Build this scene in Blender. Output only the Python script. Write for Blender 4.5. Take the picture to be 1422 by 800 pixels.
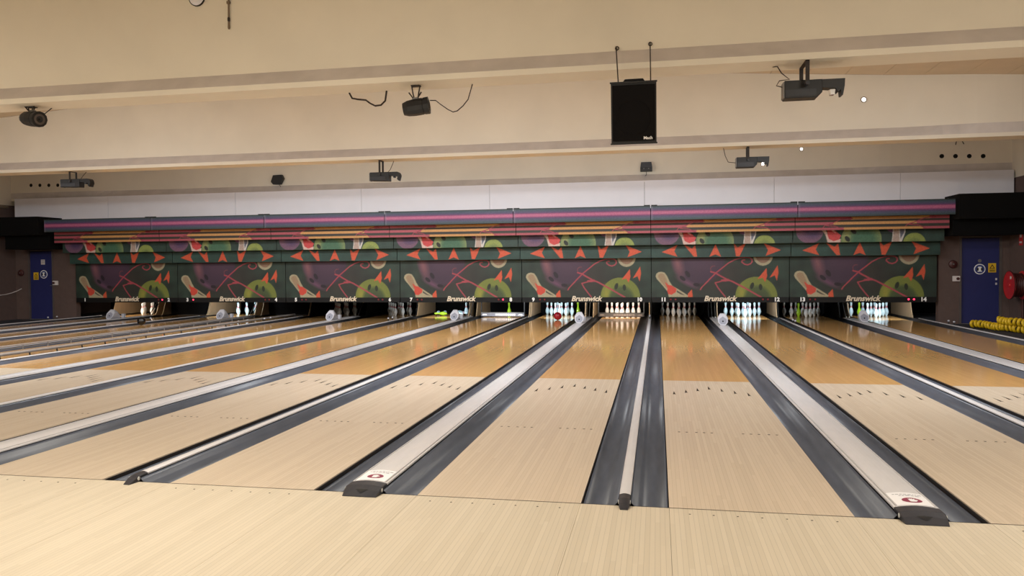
import bpy, math, random
import numpy as np
from mathutils import Vector, Matrix, Euler

for o in list(bpy.data.objects):
    bpy.data.objects.remove(o)
scene = bpy.context.scene
COL = scene.collection
R = math.radians
random.seed(7)

# ------------------------------------------------------------------ camera
FPX, YAW, PITCH, ROLL = 1126.46, 0.2009, -0.0275, -0.0091
PX0 = 711 - 27.18            # optical axis in photo pixels (the photo is cropped a little off centre)
CAM = Vector((-0.0645, -5.0014, 1.4782))
_cy, _sy, _cp, _sp = math.cos(YAW), math.sin(YAW), math.cos(PITCH), math.sin(PITCH)
CF = Vector((-_sy * _cp, _cy * _cp, _sp))
_r = Vector((_cy, _sy, 0)); _u = _r.cross(CF)
CR = _r * math.cos(ROLL) + _u * math.sin(ROLL)
CU = -_r * math.sin(ROLL) + _u * math.cos(ROLL)
cd = bpy.data.cameras.new('camera'); cam = bpy.data.objects.new('camera', cd); COL.objects.link(cam)
cd.sensor_width = 36; cd.lens = FPX / 1422 * 36; cd.shift_x = (711 - PX0) / 1422; cd.clip_end = 200; cd.clip_start = .05
M = Matrix.Identity(4)
for i in range(3):
    M[i][0], M[i][1], M[i][2], M[i][3] = CR[i], CU[i], -CF[i], CAM[i]
cam.matrix_world = M
scene.camera = cam

def at(u, v, **k):
    """photo pixel + one known world coordinate -> world point"""
    d = CF + CR * ((u - PX0) / FPX) - CU * ((v - 400) / FPX)
    a, val = list(k.items())[0]; i = 'xyz'.index(a)
    return CAM + d * ((val - CAM[i]) / d[i])

# ------------------------------------------------------------------ world / exposure
w = bpy.data.worlds.new('world'); scene.world = w; w.use_nodes = True
w.node_tree.nodes['Background'].inputs[0].default_value = (.8, .75, .7, 1)
w.node_tree.nodes['Background'].inputs[1].default_value = .02
vs = scene.view_settings
vs.view_transform = 'Standard'; vs.look = 'None'; vs.gamma = 1; vs.use_curve_mapping = False
vs.exposure = 0.28

# room lamps: (x, y, z, watts, tilt towards the lanes in degrees, colour)
WARM = (1, .95, .85); COOL = (.93, .97, 1)
LAMPS = []
for lx in (-17.0, -10.2, -3.3, 3.6):
    LAMPS.append((lx, -7.2, 4.30, 112, 12, WARM, 170))
    LAMPS.append((lx, -1.6, 3.75, 124, 24, WARM, 170))
for lx, pw in ((-16.6, 80), (-10.2, 158), (-3.3, 160), (3.5, 146)):
    LAMPS.append((lx, 4.75, 3.72, pw, 28, COOL, 170))
for lx, pw in ((-13.0, 34), (-8.6, 100), (-4.2, 116), (.2, 104), (4.2, 26)):
    LAMPS.append((lx, 10.75, 3.68, pw, 30, COOL, 170))

# ------------------------------------------------------------------ helpers
def lin(c):
    out = []
    for v in c[:3]:
        v = v / 255.0
        out.append(v / 12.92 if v <= .04045 else ((v + .055) / 1.055) ** 2.4)
    return out

def nmat(name):
    m = bpy.data.materials.new(name); m.use_nodes = True
    nt = m.node_tree; b = nt.nodes['Principled BSDF']
    return m, nt, b

def mat(name, rgb, rough=.5, metal=0., vary=.08, scale=6., bump=0., coat=0., spec=.5, stretch=(1, 1, 1), emit=None):
    """plain procedural material: colour with soft noise variation and fine relief"""
    m, nt, b = nmat(name)
    c = lin(rgb)
    g = nt.nodes.new('ShaderNodeNewGeometry'); mp = nt.nodes.new('ShaderNodeVectorMath'); mp.operation = 'MULTIPLY'
    mp.inputs[1].default_value = stretch
    nt.links.new(g.outputs['Position'], mp.inputs[0])
    n = nt.nodes.new('ShaderNodeTexNoise'); n.inputs['Scale'].default_value = scale; n.inputs['Detail'].default_value = 4
    nt.links.new(mp.outputs[0], n.inputs['Vector'])
    r = nt.nodes.new('ShaderNodeValToRGB')
    r.color_ramp.elements[0].position = .3; r.color_ramp.elements[1].position = .7
    r.color_ramp.elements[0].color = [max(0, x * (1 - vary)) for x in c] + [1]
    r.color_ramp.elements[1].color = [min(1, x * (1 + vary)) for x in c] + [1]
    nt.links.new(n.outputs['Fac'], r.inputs[0]); nt.links.new(r.outputs[0], b.inputs['Base Color'])
    b.inputs['Roughness'].default_value = rough; b.inputs['Metallic'].default_value = metal
    b.inputs['Coat Weight'].default_value = coat; b.inputs['Specular IOR Level'].default_value = spec
    if bump:
        bp = nt.nodes.new('ShaderNodeBump'); bp.inputs['Strength'].default_value = bump; bp.inputs['Distance'].default_value = .01
        n2 = nt.nodes.new('ShaderNodeTexNoise'); n2.inputs['Scale'].default_value = scale * 6
        nt.links.new(mp.outputs[0], n2.inputs['Vector'])
        nt.links.new(n2.outputs['Fac'], bp.inputs['Height']); nt.links.new(bp.outputs[0], b.inputs['Normal'])
    if emit:
        b.inputs['Emission Color'].default_value = lin(emit[0]) + [1]; b.inputs['Emission Strength'].default_value = emit[1]
    return m

def wood(name, rgb, rough, vary=.12, line=.75, board=.0273, blen=1.25, coat=0., wav=0., spec=.5):
    """narrow boards running down the lane"""
    m, nt, b = nmat(name); c = lin(rgb); N = nt.nodes; Lk = nt.links
    def math_(op, a, bb=None):
        x = N.new('ShaderNodeMath'); x.operation = op
        for i, v in enumerate((a, bb)):
            if v is None: continue
            if isinstance(v, (int, float)): x.inputs[i].default_value = v
            else: Lk.new(v, x.inputs[i])
        return x.outputs[0]
    g = N.new('ShaderNodeNewGeometry'); s = N.new('ShaderNodeSeparateXYZ'); Lk.new(g.outputs['Position'], s.inputs[0])
    bx = math_('DIVIDE', s.outputs[0], board); idx = math_('FLOOR', bx); fr = math_('FRACT', bx)
    w1 = N.new('ShaderNodeTexWhiteNoise'); w1.noise_dimensions = '1D'; Lk.new(idx, w1.inputs['W'])
    yy = math_('ADD', math_('DIVIDE', s.outputs[1], blen), math_('MULTIPLY', w1.outputs['Value'], 7.3))
    seg = math_('FLOOR', yy)
    cb = N.new('ShaderNodeCombineXYZ'); Lk.new(idx, cb.inputs[0]); Lk.new(seg, cb.inputs[1])
    w2 = N.new('ShaderNodeTexWhiteNoise'); w2.noise_dimensions = '2D'; Lk.new(cb.outputs[0], w2.inputs['Vector'])
    mp = N.new('ShaderNodeVectorMath'); mp.operation = 'MULTIPLY'; mp.inputs[1].default_value = (90, 2.5, 1)
    Lk.new(g.outputs['Position'], mp.inputs[0])
    n = N.new('ShaderNodeTexNoise'); n.inputs['Scale'].default_value = 1; n.inputs['Detail'].default_value = 3
    Lk.new(mp.outputs[0], n.inputs['Vector'])
    tone = math_('ADD', math_('MULTIPLY', w2.outputs['Value'], .65), math_('MULTIPLY', n.outputs['Fac'], .35))
    r = N.new('ShaderNodeValToRGB')
    r.color_ramp.elements[0].position = .15; r.color_ramp.elements[1].position = .85
    r.color_ramp.elements[0].color = [c[0] * (1 - vary), c[1] * (1 - vary * 1.15), c[2] * (1 - vary * 1.4), 1]
    r.color_ramp.elements[1].color = [min(1, c[0] * (1 + vary)), min(1, c[1] * (1 + vary)), min(1, c[2] * (1 + vary)), 1]
    Lk.new(tone, r.inputs[0])
    edge = math_('MINIMUM', fr, math_('SUBTRACT', 1.0, fr))
    e2 = math_('LESS_THAN', edge, .035)
    fac = math_('SUBTRACT', 1.0, math_('MULTIPLY', e2, 1 - line))
    mx = N.new('ShaderNodeMix'); mx.data_type = 'RGBA'; mx.blend_type = 'MULTIPLY'; mx.inputs[0].default_value = 1
    Lk.new(r.outputs[0], mx.inputs[6])
    cc = N.new('ShaderNodeCombineColor')
    for i in range(3): Lk.new(fac, cc.inputs[i])
    Lk.new(cc.outputs[0], mx.inputs[7]); Lk.new(mx.outputs[2], b.inputs['Base Color'])
    b.inputs['Roughness'].default_value = rough; b.inputs['Coat Weight'].default_value = coat; b.inputs['Coat Roughness'].default_value = .06
    b.inputs['Specular IOR Level'].default_value = spec
    if wav:
        bp = N.new('ShaderNodeBump'); bp.inputs['Strength'].default_value = wav; bp.inputs['Distance'].default_value = .01
        n2 = N.new('ShaderNodeTexNoise'); n2.inputs['Scale'].default_value = 2.2
        mp2 = N.new('ShaderNodeVectorMath'); mp2.operation = 'MULTIPLY'; mp2.inputs[1].default_value = (2.2, .7, 1)
        Lk.new(g.outputs['Position'], mp2.inputs[0]); Lk.new(mp2.outputs[0], n2.inputs['Vector'])
        Lk.new(n2.outputs['Fac'], bp.inputs['Height']); Lk.new(bp.outputs[0], b.inputs['Normal'])
    return m

class MB:
    def __init__(s): s.v = []; s.f = []
    def add(s, vs_, fs):
        k = len(s.v); s.v += [tuple(x) for x in vs_]; s.f += [tuple(i + k for i in f) for f in fs]; return s
    def box(s, a, b, rot=None, piv=None):
        x0, y0, z0 = a; x1, y1, z1 = b
        v = [(x0, y0, z0), (x1, y0, z0), (x1, y1, z0), (x0, y1, z0), (x0, y0, z1), (x1, y0, z1), (x1, y1, z1), (x0, y1, z1)]
        if rot:
            E_ = Euler(rot).to_matrix(); p = Vector(piv or ((x0 + x1) / 2, (y0 + y1) / 2, (z0 + z1) / 2))
            v = [tuple(E_ @ (Vector(q) - p) + p) for q in v]
        return s.add(v, [(0, 3, 2, 1), (4, 5, 6, 7), (0, 1, 5, 4), (1, 2, 6, 5), (2, 3, 7, 6), (3, 0, 4, 7)])
    def prism(s, prof, axis, a0, a1):
        """closed 2D outline extruded along an axis; outline coords are the two other axes in order"""
        n = len(prof)
        def P(p, a):
            return {'x': (a, p[0], p[1]), 'y': (p[0], a, p[1]), 'z': (p[0], p[1], a)}[axis]
        v = [P(p, a0) for p in prof] + [P(p, a1) for p in prof]
        area = sum(prof[i][0] * prof[(i + 1) % n][1] - prof[(i + 1) % n][0] * prof[i][1] for i in range(n))
        flip = (area > 0) ^ (axis == 'y')
        f = [tuple(range(n)), tuple(range(2 * n - 1, n - 1, -1))]
        f += [(i, i + n, (i + 1) % n + n, (i + 1) % n) for i in range(n)]
        if flip: f = [tuple(reversed(q)) for q in f]
        return s.add(v, f)
    def lathe(s, prof, seg=16, axis='z', c=(0, 0, 0)):
        v = []; f = []; n = len(prof)
        for i in range(seg):
            a = 2 * math.pi * i / seg; ca, sa = math.cos(a), math.sin(a)
            for (z, r_) in prof:
                p = (r_ * ca, r_ * sa, z)
                if axis == 'x': p = (z, r_ * ca, r_ * sa)
                elif axis == 'y': p = (r_ * sa, z, r_ * ca)
                v.append((p[0] + c[0], p[1] + c[1], p[2] + c[2]))
        for i in range(seg):
            j = (i + 1) % seg
            for k in range(n - 1):
                f.append((i * n + k, j * n + k, j * n + k + 1, i * n + k + 1))
        ring = prof[0] == prof[-1]
        if prof[0][1] > 1e-6 and not ring: f.append(tuple(i * n for i in reversed(range(seg))))
        if prof[-1][1] > 1e-6 and not ring: f.append(tuple(i * n + n - 1 for i in range(seg)))
        return s.add(v, f)
    def tube(s, path, r_, seg=8):
        P = [Vector(p) for p in path]; v = []; f = []; n = len(P); prev = None
        for i, p in enumerate(P):
            t = (P[min(i + 1, n - 1)] - P[max(i - 1, 0)]).normalized()
            if prev is None:
                a = Vector((0, 0, 1)) if abs(t.z) < .9 else Vector((1, 0, 0)); prev = t.cross(a).normalized()
            prev = (prev - t * prev.dot(t)).normalized(); q = t.cross(prev)
            rr = r_[i] if isinstance(r_, (list, tuple)) else r_
            for k in range(seg):
                a = 2 * math.pi * k / seg; v.append(p + prev * (math.cos(a) * rr) + q * (math.sin(a) * rr))
        for i in range(n - 1):
            for k in range(seg):
                k2 = (k + 1) % seg; f.append((i * seg + k, i * seg + k2, (i + 1) * seg + k2, (i + 1) * seg + k))
        f.append(tuple(reversed(range(seg)))); f.append(tuple(range((n - 1) * seg, n * seg)))
        return s.add(v, f)
    def mesh(s, name, smooth=False):
        me = bpy.data.meshes.new(name); me.from_pydata(s.v, [], s.f); me.update()
        if smooth:
            for p in me.polygons: p.use_smooth = True
        return me

def link(name, me, m, parent=None, loc=(0, 0, 0), rot=(0, 0, 0)):
    o = bpy.data.objects.new(name, me); COL.objects.link(o)
    if m is not None and not me.materials: me.materials.append(m)
    o.location = loc; o.rotation_euler = rot
    if parent is not None: o.parent = parent
    return o

def obj(name, mb, m, parent=None, loc=(0, 0, 0), rot=(0, 0, 0), smooth=False, bevel=0.):
    o = link(name, mb.mesh(name, smooth), m, parent, loc, rot)
    if bevel:
        bv = o.modifiers.new('bevel', 'BEVEL'); bv.width = bevel; bv.segments = 2; bv.limit_method = 'ANGLE'; bv.angle_limit = R(35)
    if smooth and hasattr(o.data, 'set_sharp_from_angle'):
        o.data.set_sharp_from_angle(angle=R(40))
    return o

WORDS = 'zero one two three four five six seven eight nine ten eleven twelve thirteen fourteen'.split()
def tag(o, label, cat, group=None):
    label = ' '.join(WORDS[int(q.rstrip(','))] + (',' if q.endswith(',') else '') if q.rstrip(',').isdigit() else q for q in label.split())
    o['label'] = label; o['category'] = cat
    if group: o['group'] = group
    return o

def thing(name, label, cat, loc=(0, 0, 0), rot=(0, 0, 0), group=None):
    o = bpy.data.objects.new(name, None); COL.objects.link(o); o.location = loc; o.rotation_euler = rot; o.empty_display_size = .1
    return tag(o, label, cat, group)

def struct(o):
    o['kind'] = 'structure'; return o

def copy_tree(o, parent=None):
    c = o.copy(); COL.objects.link(c); c.parent = parent
    for ch in o.children: copy_tree(ch, c)
    return c

_txt = {}
def text_mesh(body, size, shear=0., extrude=.002, bold=0., align='CENTER'):
    k = (body, size, shear, extrude, bold, align)
    if k in _txt: return _txt[k]
    cu = bpy.data.curves.new('lettering', 'FONT'); cu.body = body; cu.size = size; cu.shear = shear; cu.extrude = extrude
    cu.offset = bold; cu.align_x = align; cu.align_y = 'CENTER'; cu.resolution_u = 3
    o = bpy.data.objects.new('lettering_source', cu); COL.objects.link(o)
    bpy.context.view_layer.update()
    dg = bpy.context.evaluated_depsgraph_get()
    me = bpy.data.meshes.new_from_object(o.evaluated_get(dg)); me.name = 'lettering'
    bpy.data.objects.remove(o); bpy.data.curves.remove(cu)
    me.materials.clear()
    _txt[k] = me
    return me

# ------------------------------------------------------------------ materials
M_cream = mat('cream_paint', (228, 220, 204), .75, vary=.04, scale=1.2, bump=.05)
M_tile = mat('ceiling_board', (212, 194, 168), .8, vary=.05, scale=2)
M_ledge = mat('grey_ledge', (204, 196, 190), .9, vary=.08, scale=3)
M_white = mat('white_board', (228, 226, 232), .6, vary=.02, scale=2)
M_brown = mat('brown_wall', (92, 74, 68), .85, vary=.06, scale=9, bump=.15)
M_black = mat('black_paint', (7, 6, 6), .9, spec=.2, vary=.1)
M_blackgloss = mat('black_board', (10, 9, 9), .55, spec=.3, vary=.1)
M_blue = mat('blue_door_paint', (34, 38, 92), .5, vary=.04)
M_bluelt = mat('blue_sign', (52, 62, 120), .5, vary=.02)
M_grey = mat('grey_metal', (120, 116, 112), .45, metal=.3)
M_frame = mat('grey_frame', (84, 74, 70), .6)
M_navy = mat('navy_carpet', (30, 30, 40), .95, vary=.2, scale=60)
M_bed = mat('dark_bed', (10, 9, 9), .9)
M_app = wood('approach_maple', (206, 194, 173), .45, vary=.05, line=.72, wav=.01)
M_maple = wood('lane_maple', (208, 191, 169), .25, vary=.045, line=.80, wav=.004, spec=.4)
M_pine = wood('lane_pine', (214, 168, 108), .10, vary=.05, line=.92, wav=0, spec=.4)
M_deck = wood('pin_deck_wood', (212, 160, 96), .10, vary=.05, line=.92, wav=0, spec=.4)
M_mark2 = mat('faded_print', (92, 80, 74), .5)
M_side = mat('lane_edge', (26, 18, 14), .6)
M_mark = mat('dark_inlay', (26, 15, 10), .6, spec=.2)
M_gutter = mat('gutter_plastic', (80, 84, 95), .36, vary=.12, scale=5, stretch=(4, .5, 1), spec=.35)
M_cap = mat('capping_plastic', (216, 214, 216), .26, vary=.03, scale=7, stretch=(3, .6, 1))
M_capside = mat('capping_edge', (196, 194, 196), .3, vary=.03)
M_nose = mat('charcoal_plastic', (44, 44, 50), .45, vary=.12, scale=30)
M_screw = mat('pale_screw', (200, 200, 196), .35)
M_sticker = mat('sticker_white', (245, 244, 246), .4, vary=.01)
M_print_red = mat('print_maroon', (140, 44, 74), .45)
M_print_grey = mat('print_grey', (168, 168, 172), .5)
M_letter = mat('pale_lettering', (222, 205, 180), .5, vary=.02)
M_number = mat('white_numeral', (245, 242, 238), .5, vary=.01)
M_ledoff = mat('indicator_dark', (120, 24, 34), .3)
M_ledon = mat('indicator_lit', (255, 60, 90), .3, emit=((255, 50, 84), 2.2))
M_tan = mat('tan_laminate', (150, 126, 98), .5, vary=.08, scale=4, stretch=(1, 3, .4))
M_chrome = mat('chrome_bar', (190, 188, 184), .2, metal=.9)
M_pin = mat('pin_coat', (244, 244, 242), .18, vary=.02, coat=.3)
M_pin_blue = mat('pin_coat_pale_blue', (198, 226, 238), .18, vary=.02, coat=.3)
M_pin_green = mat('pin_coat_green', (150, 190, 40), .2, vary=.03, coat=.3)
M_stripe = mat('pin_stripe_red', (196, 40, 62), .3)
M_ballred = mat('ball_crimson', (158, 16, 34), .12, vary=.15, scale=14, coat=.5)
M_ballblack = mat('ball_black', (16, 16, 18), .15, coat=.5)
M_hole = mat('hole_dark', (8, 6, 6), .9)
M_dev = mat('fixture_black', (19, 19, 22), .5, vary=.15, scale=20)
M_dev2 = mat('fixture_charcoal', (34, 34, 40), .45, vary=.12, scale=20)
M_yoke = mat('yoke_brown_black', (34, 24, 20), .6)
M_cord = mat('cord_dark', (40, 28, 22), .6)
M_mirror = mat('mirror_silver', (232, 230, 228), .12, metal=.6)
M_grille = mat('speaker_grille', (13, 10, 10), .9, spec=.2, vary=.3, scale=120)
M_camwhite = mat('camera_housing_white', (196, 196, 204), .35, vary=.02)
M_camface = mat('camera_face_grey', (146, 148, 160), .4, vary=.03)
M_sweep = mat('sweep_board_silver', (120, 120, 132), .4, metal=.2)
M_sweepdk = mat('sweep_board_dark', (38, 31, 28), .5)
M_bumper = mat('bumper_rail_grey', (176, 168, 162), .35, metal=.3)
M_yellow = mat('yellow_hose', (214, 176, 26), .5, vary=.15, scale=30)
M_red = mat('reel_red', (186, 36, 36), .35, vary=.06)
M_signyel = mat('sign_yellow', (226, 180, 34), .5, vary=.02)
M_signblk = mat('sign_black', (20, 18, 14), .5)
M_switch = mat('switch_white', (214, 204, 200), .5)
M_bell = mat('bell_dark_red', (66, 26, 24), .45)
M_pipe = mat('painted_pipe', (120, 104, 88), .5)
M_maskgreen = mat('masking_board_edge', (30, 36, 32), .6)
M_lampglow = mat('lamp_glow', (255, 250, 240), .3, emit=((255, 246, 232), 3.0))
M_spot = mat('spot_glow', (255, 250, 245), .3, emit=((255, 250, 245), 2.2))
M_rim = mat('lamp_rim', (120, 100, 80), .5)

# print material: vertex colours hold the flat printed artwork
M_art, nt, b = nmat('masking_print')
a_ = nt.nodes.new('ShaderNodeAttribute'); a_.attribute_name = 'print'
nz = nt.nodes.new('ShaderNodeTexNoise'); nz.inputs['Scale'].default_value = 55; nz.inputs['Detail'].default_value = 3
hs = nt.nodes.new('ShaderNodeMix'); hs.data_type = 'RGBA'; hs.blend_type = 'MULTIPLY'; hs.inputs[0].default_value = .6
rr_ = nt.nodes.new('ShaderNodeValToRGB'); rr_.color_ramp.elements[0].position = .3; rr_.color_ramp.elements[1].position = .7
rr_.color_ramp.elements[0].color = (.45, .45, .45, 1); rr_.color_ramp.elements[1].color = (1, 1, 1, 1)
tcg = nt.nodes.new('ShaderNodeNewGeometry')
nt.links.new(tcg.outputs['Position'], nz.inputs['Vector']); nt.links.new(nz.outputs['Fac'], rr_.inputs[0])
nt.links.new(a_.outputs['Color'], hs.inputs[6]); nt.links.new(rr_.outputs[0], hs.inputs[7])
nt.links.new(hs.outputs[2], b.inputs['Base Color']); b.inputs['Roughness'].default_value = .55

# ------------------------------------------------------------------ dimensions
LW, GN, GW = 1.054, .5364, .7202
GUT = .232
def lane_left(n):
    x = 0.
    if n >= 11:
        for k in range(11, n): x += LW + (GW if k % 2 else GN)
    else:
        for k in range(n, 11): x -= LW + (GW if k % 2 else GN)
    return x
PITCH_U = 2 * LW + GN + GW
XL, XR = -19.17, 8.10          # side walls
YB = -9.0                     # wall behind the camera
YD = 16.27                    # wall with the doors
YP = 20.6                     # end of the pit
ROOFC = -5.54
SL = .0675
def roof(x): return 5.33 - SL * abs(x - ROOFC)
XA = lane_left(1) - GUT - .10     # outer edges of the lane field
XZ = lane_left(14) + LW + GUT + .10

# ------------------------------------------------------------------ room shell
fl = MB().box((XL - .2, YB, -.5), (XR + .2, YP, -.26))
fl.box((XL, 0, -.26), (XA, YP, -.02)); fl.box((XZ, 0, -.26), (XR, YP, -.02))
struct(obj('floor', fl, M_navy))
mb = MB()
for z0, z1, m_, nm in ((-.5, 3.42, M_brown, ''), ):
    pass
def wall(name, a, b_, m_): return struct(obj(name, MB().box(a, b_), m_))
wl = wall('wall_left', (XL - .2, YB, -.5), (XL, YP, 3.42), M_brown)
obj('upper_wall', MB().box((XL - .2, YB, 3.42), (XL, YP, 5.6)), M_cream, wl)
wr = wall('wall_right', (XR, YB, -.5), (XR + .2, YP, 3.42), M_brown)
obj('upper_wall', MB().box((XR, YB, 3.42), (XR + .2, YP, 5.6)), M_cream, wr)
wall('wall_rear', (XL - .2, YB - .2, -.5), (XR + .2, YB, 5.6), M_cream)
wall('wall_pit', (XL - .2, YP, -.5), (XR + .2, YP + .2, 5.6), M_black)
# wall with the two doors, either side of the lane machines
DL0, DL1 = -18.68, -17.91
DR0, DR1 = 7.07, 7.89
DH = 2.05
def door_wall(name, x0, x1, d0, d1):
    m_ = MB().box((x0, YD, -.02), (d0 - .05, YD + .18, 3.4)).box((d1 + .05, YD, -.02), (x1, YD + .18, 3.4)).box((d0 - .05, YD, DH + .05), (d1 + .05, YD + .18, 3.4))
    return struct(obj(name, m_, M_brown))
door_wall('wall_back_left', XL, -17.10, DL0, DL1)
door_wall('wall_back_right', 6.56, XR, DR0, DR1)

# ceiling: two gently pitched slopes
ce = MB()
for xa, xb in ((XL - .2, ROOFC), (ROOFC, XR + .2)):
    ce.add([(xa, YB - .2, roof(xa) + .03), (xb, YB - .2, roof(xb) + .03), (xb, YP + .2, roof(xb) + .03), (xa, YP + .2, roof(xa) + .03),
            (xa, YB - .2, roof(xa) + .2), (xb, YB - .2, roof(xb) + .2), (xb, YP + .2, roof(xb) + .2), (xa, YP + .2, roof(xa) + .2)],
           [(0, 3, 2, 1), (4, 5, 6, 7), (0, 1, 5, 4), (2, 3, 7, 6), (1, 2, 6, 5), (3, 0, 4, 7)])
ceil = struct(obj('ceiling', ce, M_bed))
BEAMS = [(-2.155, 'plain'), (4.025, ''), (10.205, ''), (16.385, '')]
bays = [(YB, -2.155 - .08), (-2.155 + .08, 4.025 - .08), (4.025 + .08, 10.205 - .08), (10.205 + .08, 16.385 - .08)]
for (y0, y1) in bays:
    for side in (-1, 1):
        x = 0.
        lim = (XR - ROOFC) if side > 0 else (ROOFC - XL)
        pw = .62
        me = None
        while x < lim - .05:
            x2 = min(x + pw, lim)
            if me is None or x2 - x < pw - .01:
                ww = x2 - x
                q = MB()
                q.add([(0, y0, 0), (side * (ww - .008), y0, -SL * ww), (side * (ww - .008), y1, -SL * ww), (0, y1, 0),
                       (0, y0, .028), (side * (ww - .008), y0, -SL * ww + .028), (side * (ww - .008), y1, -SL * ww + .028), (0, y1, .028)],
                      [(0, 3, 2, 1), (4, 5, 6, 7), (0, 1, 5, 4), (1, 2, 6, 5), (2, 3, 7, 6), (3, 0, 4, 7)])
                if side < 0: q.f = [tuple(reversed(f)) for f in q.f]
                me = q.mesh('ceiling_panel')
            link('ceiling_panel', me, M_tile, ceil, (ROOFC + side * (x + .004), 0, roof(ROOFC) - SL * x))
            x = x2

# deep concrete beams across the hall, solid at their ends
ZB = 3.555
def beam(yc, label):
    st = [XL, ROOFC - 11.0, ROOFC - 9.4, ROOFC, ROOFC + 9.4, ROOFC + 11.0, XR]
    tt = [1, 1, 0, 0, 0, 1, 1]
    xs, ts = [], []
    for i in range(len(st) - 1):
        k = 6 if tt[i] != tt[i + 1] else 1
        for j in range(k):
            u = j / k; xs.append(st[i] * (1 - u) + st[i + 1] * u)
            e = tt[i] * (1 - u) + tt[i + 1] * u; ts.append(e * e * (3 - 2 * e))
    xs.append(XR); ts.append(1)
    mb = MB(); n = 8
    for x, t in zip(xs, ts):
        wv = .075 + .15 * t
        pr = [(-.225, ZB), (.225, ZB), (.225, ZB + .065), (wv, ZB + .235), (wv, roof(x)), (-wv, roof(x)), (-wv, ZB + .235), (-.225, ZB + .065)]
        mb.v += [(x, yc + p[0], p[1]) for p in pr]
    for i in range(len(xs) - 1):
        for k in range(n):
            k2 = (k + 1) % n
            mb.f.append((i * n + k2, i * n + k, (i + 1) * n + k, (i + 1) * n + k2))
    mb.f.append(tuple(range(n))); mb.f.append(tuple(reversed(range((len(xs) - 1) * n, len(xs) * n))))
    o = obj('ceiling_beam', mb, M_cream); o.data.materials.append(M_ledge)
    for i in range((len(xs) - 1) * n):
        if i % n in (2, 6): o.data.polygons[i].material_index = 1      # greyer material on the sloping ledges
    return tag(o, label, 'beam')
beam(-2.155, 'cream ceiling beam over the approach boards')
beam1 = beam(4.025, 'cream ceiling beam carrying the hanging black loudspeaker')
beam2 = beam(10.205, 'cream ceiling beam with a bright round spot, between the speaker beam and white bulkhead')
beam3 = beam(16.385, 'cream ceiling beam with four dark holes at each end, above white bulkhead')
for xx, zz in [(6.583 + i * .299, 3.99 - .01 * i) for i in range(4)] + [(-18.466 + i * .306, 4.014 - .008 * i) for i in range(4)]:
    obj('service_hole', MB().lathe([(-.002, .052), (.0, .052), (.0, .0)][:3], 14, 'y', (0, 0, 0)), M_hole, beam3, (xx, 16.385 - .2262, zz))
for bm_, yy, xx, zz in ((beam2, 10.205, 3.444, 4.293), (beam3, 16.385, 3.44, 4.297)):
    lp = obj('spot_lamp', MB().lathe([(-.012, .0), (-.012, .034), (0, .036)], 14, 'y'), M_spot, bm_, (xx, yy - .0765, zz))
    obj('lamp_rim', MB().lathe([(-.016, .038), (-.016, .05), (0, .052), (0, .038), (-.016, .038)], 14, 'y'), M_rim, lp)

# white bulkhead boards above the masking
fa = struct(obj('trim_1', MB().box((-18.86, 16.0, 2.90), (XR - .02, 16.1, 3.57)), M_bed))
seams = [-18.88] + [at(u, 272, y=15.97)[0] for u in (150, 327, 502, 680, 895, 1075, 1250)] + [XR - .03]
for i in range(len(seams) - 1):
    obj('bulkhead_board', MB().box((seams[i] + .004, 15.96, 2.90), (seams[i + 1] - .004, 15.998, 3.60)), M_white, fa)
# black boards filling the corners beside the masking
cb = thing('corner_board', 'black corner boards above the blue door, beside lane 1 masking', 'board', (XL, 15.05, 2.05))
obj('upper_board', MB().box((.02, -.05, .42), (-17.27 - XL, 1.0, .94)), M_black, cb)
obj('lower_board', MB().box((.45, .35, .03), (-17.24 - XL, 1.15, .42)), M_black, cb)
cb = thing('corner_board', 'black corner boards above the blue door, beside lane 14 masking', 'board', (6.59, 15.05, 2.02))
obj('upper_board', MB().box((0, -.05, .42), (XR - 6.61, 1.0, .98)), M_black, cb)
obj('lower_board', MB().box((0, .35, .06), (XR - 6.61, 1.15, .42)), M_black, cb)

# ------------------------------------------------------------------ lamps of the hall (behind and between the beams)
def room_lamp(x, y, z, watts, tilt, col, spread, label):
    t = thing('batten_light', label, 'light', (x, y, z), (R(tilt), 0, 0), 'batten lights of the hall')
    obj('housing', MB().prism([(-.16, .03), (.16, .03), (.12, .09), (-.12, .09)], 'x', -1.2, 1.2) if False else MB().box((-1.2, -.14, .03), (1.2, .14, .09)), M_white, t)
    for s_ in (-.06, .06):
        obj('tube', MB().lathe([(-1.15, .014), (1.15, .014)], 8, 'x', (0, s_, .015)), M_lampglow, t)
    top = roof(x) - z
    Tm = Matrix.Rotation(R(tilt), 3, 'X').inverted()
    for sx in (-.9, .9):
        p1 = Tm @ Vector((0, 0, roof(x + sx) - z - .01))
        obj('hanger', MB().tube([(sx, 0, .09), (sx + p1.x, p1.y, p1.z)], .008, 6), M_grey, t)
    ld = bpy.data.lights.new('batten_lamp', 'AREA'); ld.shape = 'RECTANGLE'; ld.size = 2.3; ld.size_y = .26; ld.energy = watts; ld.color = col; ld.spread = R(spread)
    lo = bpy.data.objects.new('batten_lamp', ld); COL.objects.link(lo); lo.parent = t; lo.location = (0, 0, -.02)
for (x, y, z, wt, ti, c, sd) in LAMPS:
    where = 'behind the camera over the seating' if y < -3 else 'over the approach' if y < 2 else 'hung behind the loudspeaker beam' if y < 8 else 'hung behind the beam with the bright spot'
    room_lamp(x, y, z, wt, ti, c, sd, 'white twin tube batten light ' + where)

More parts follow.
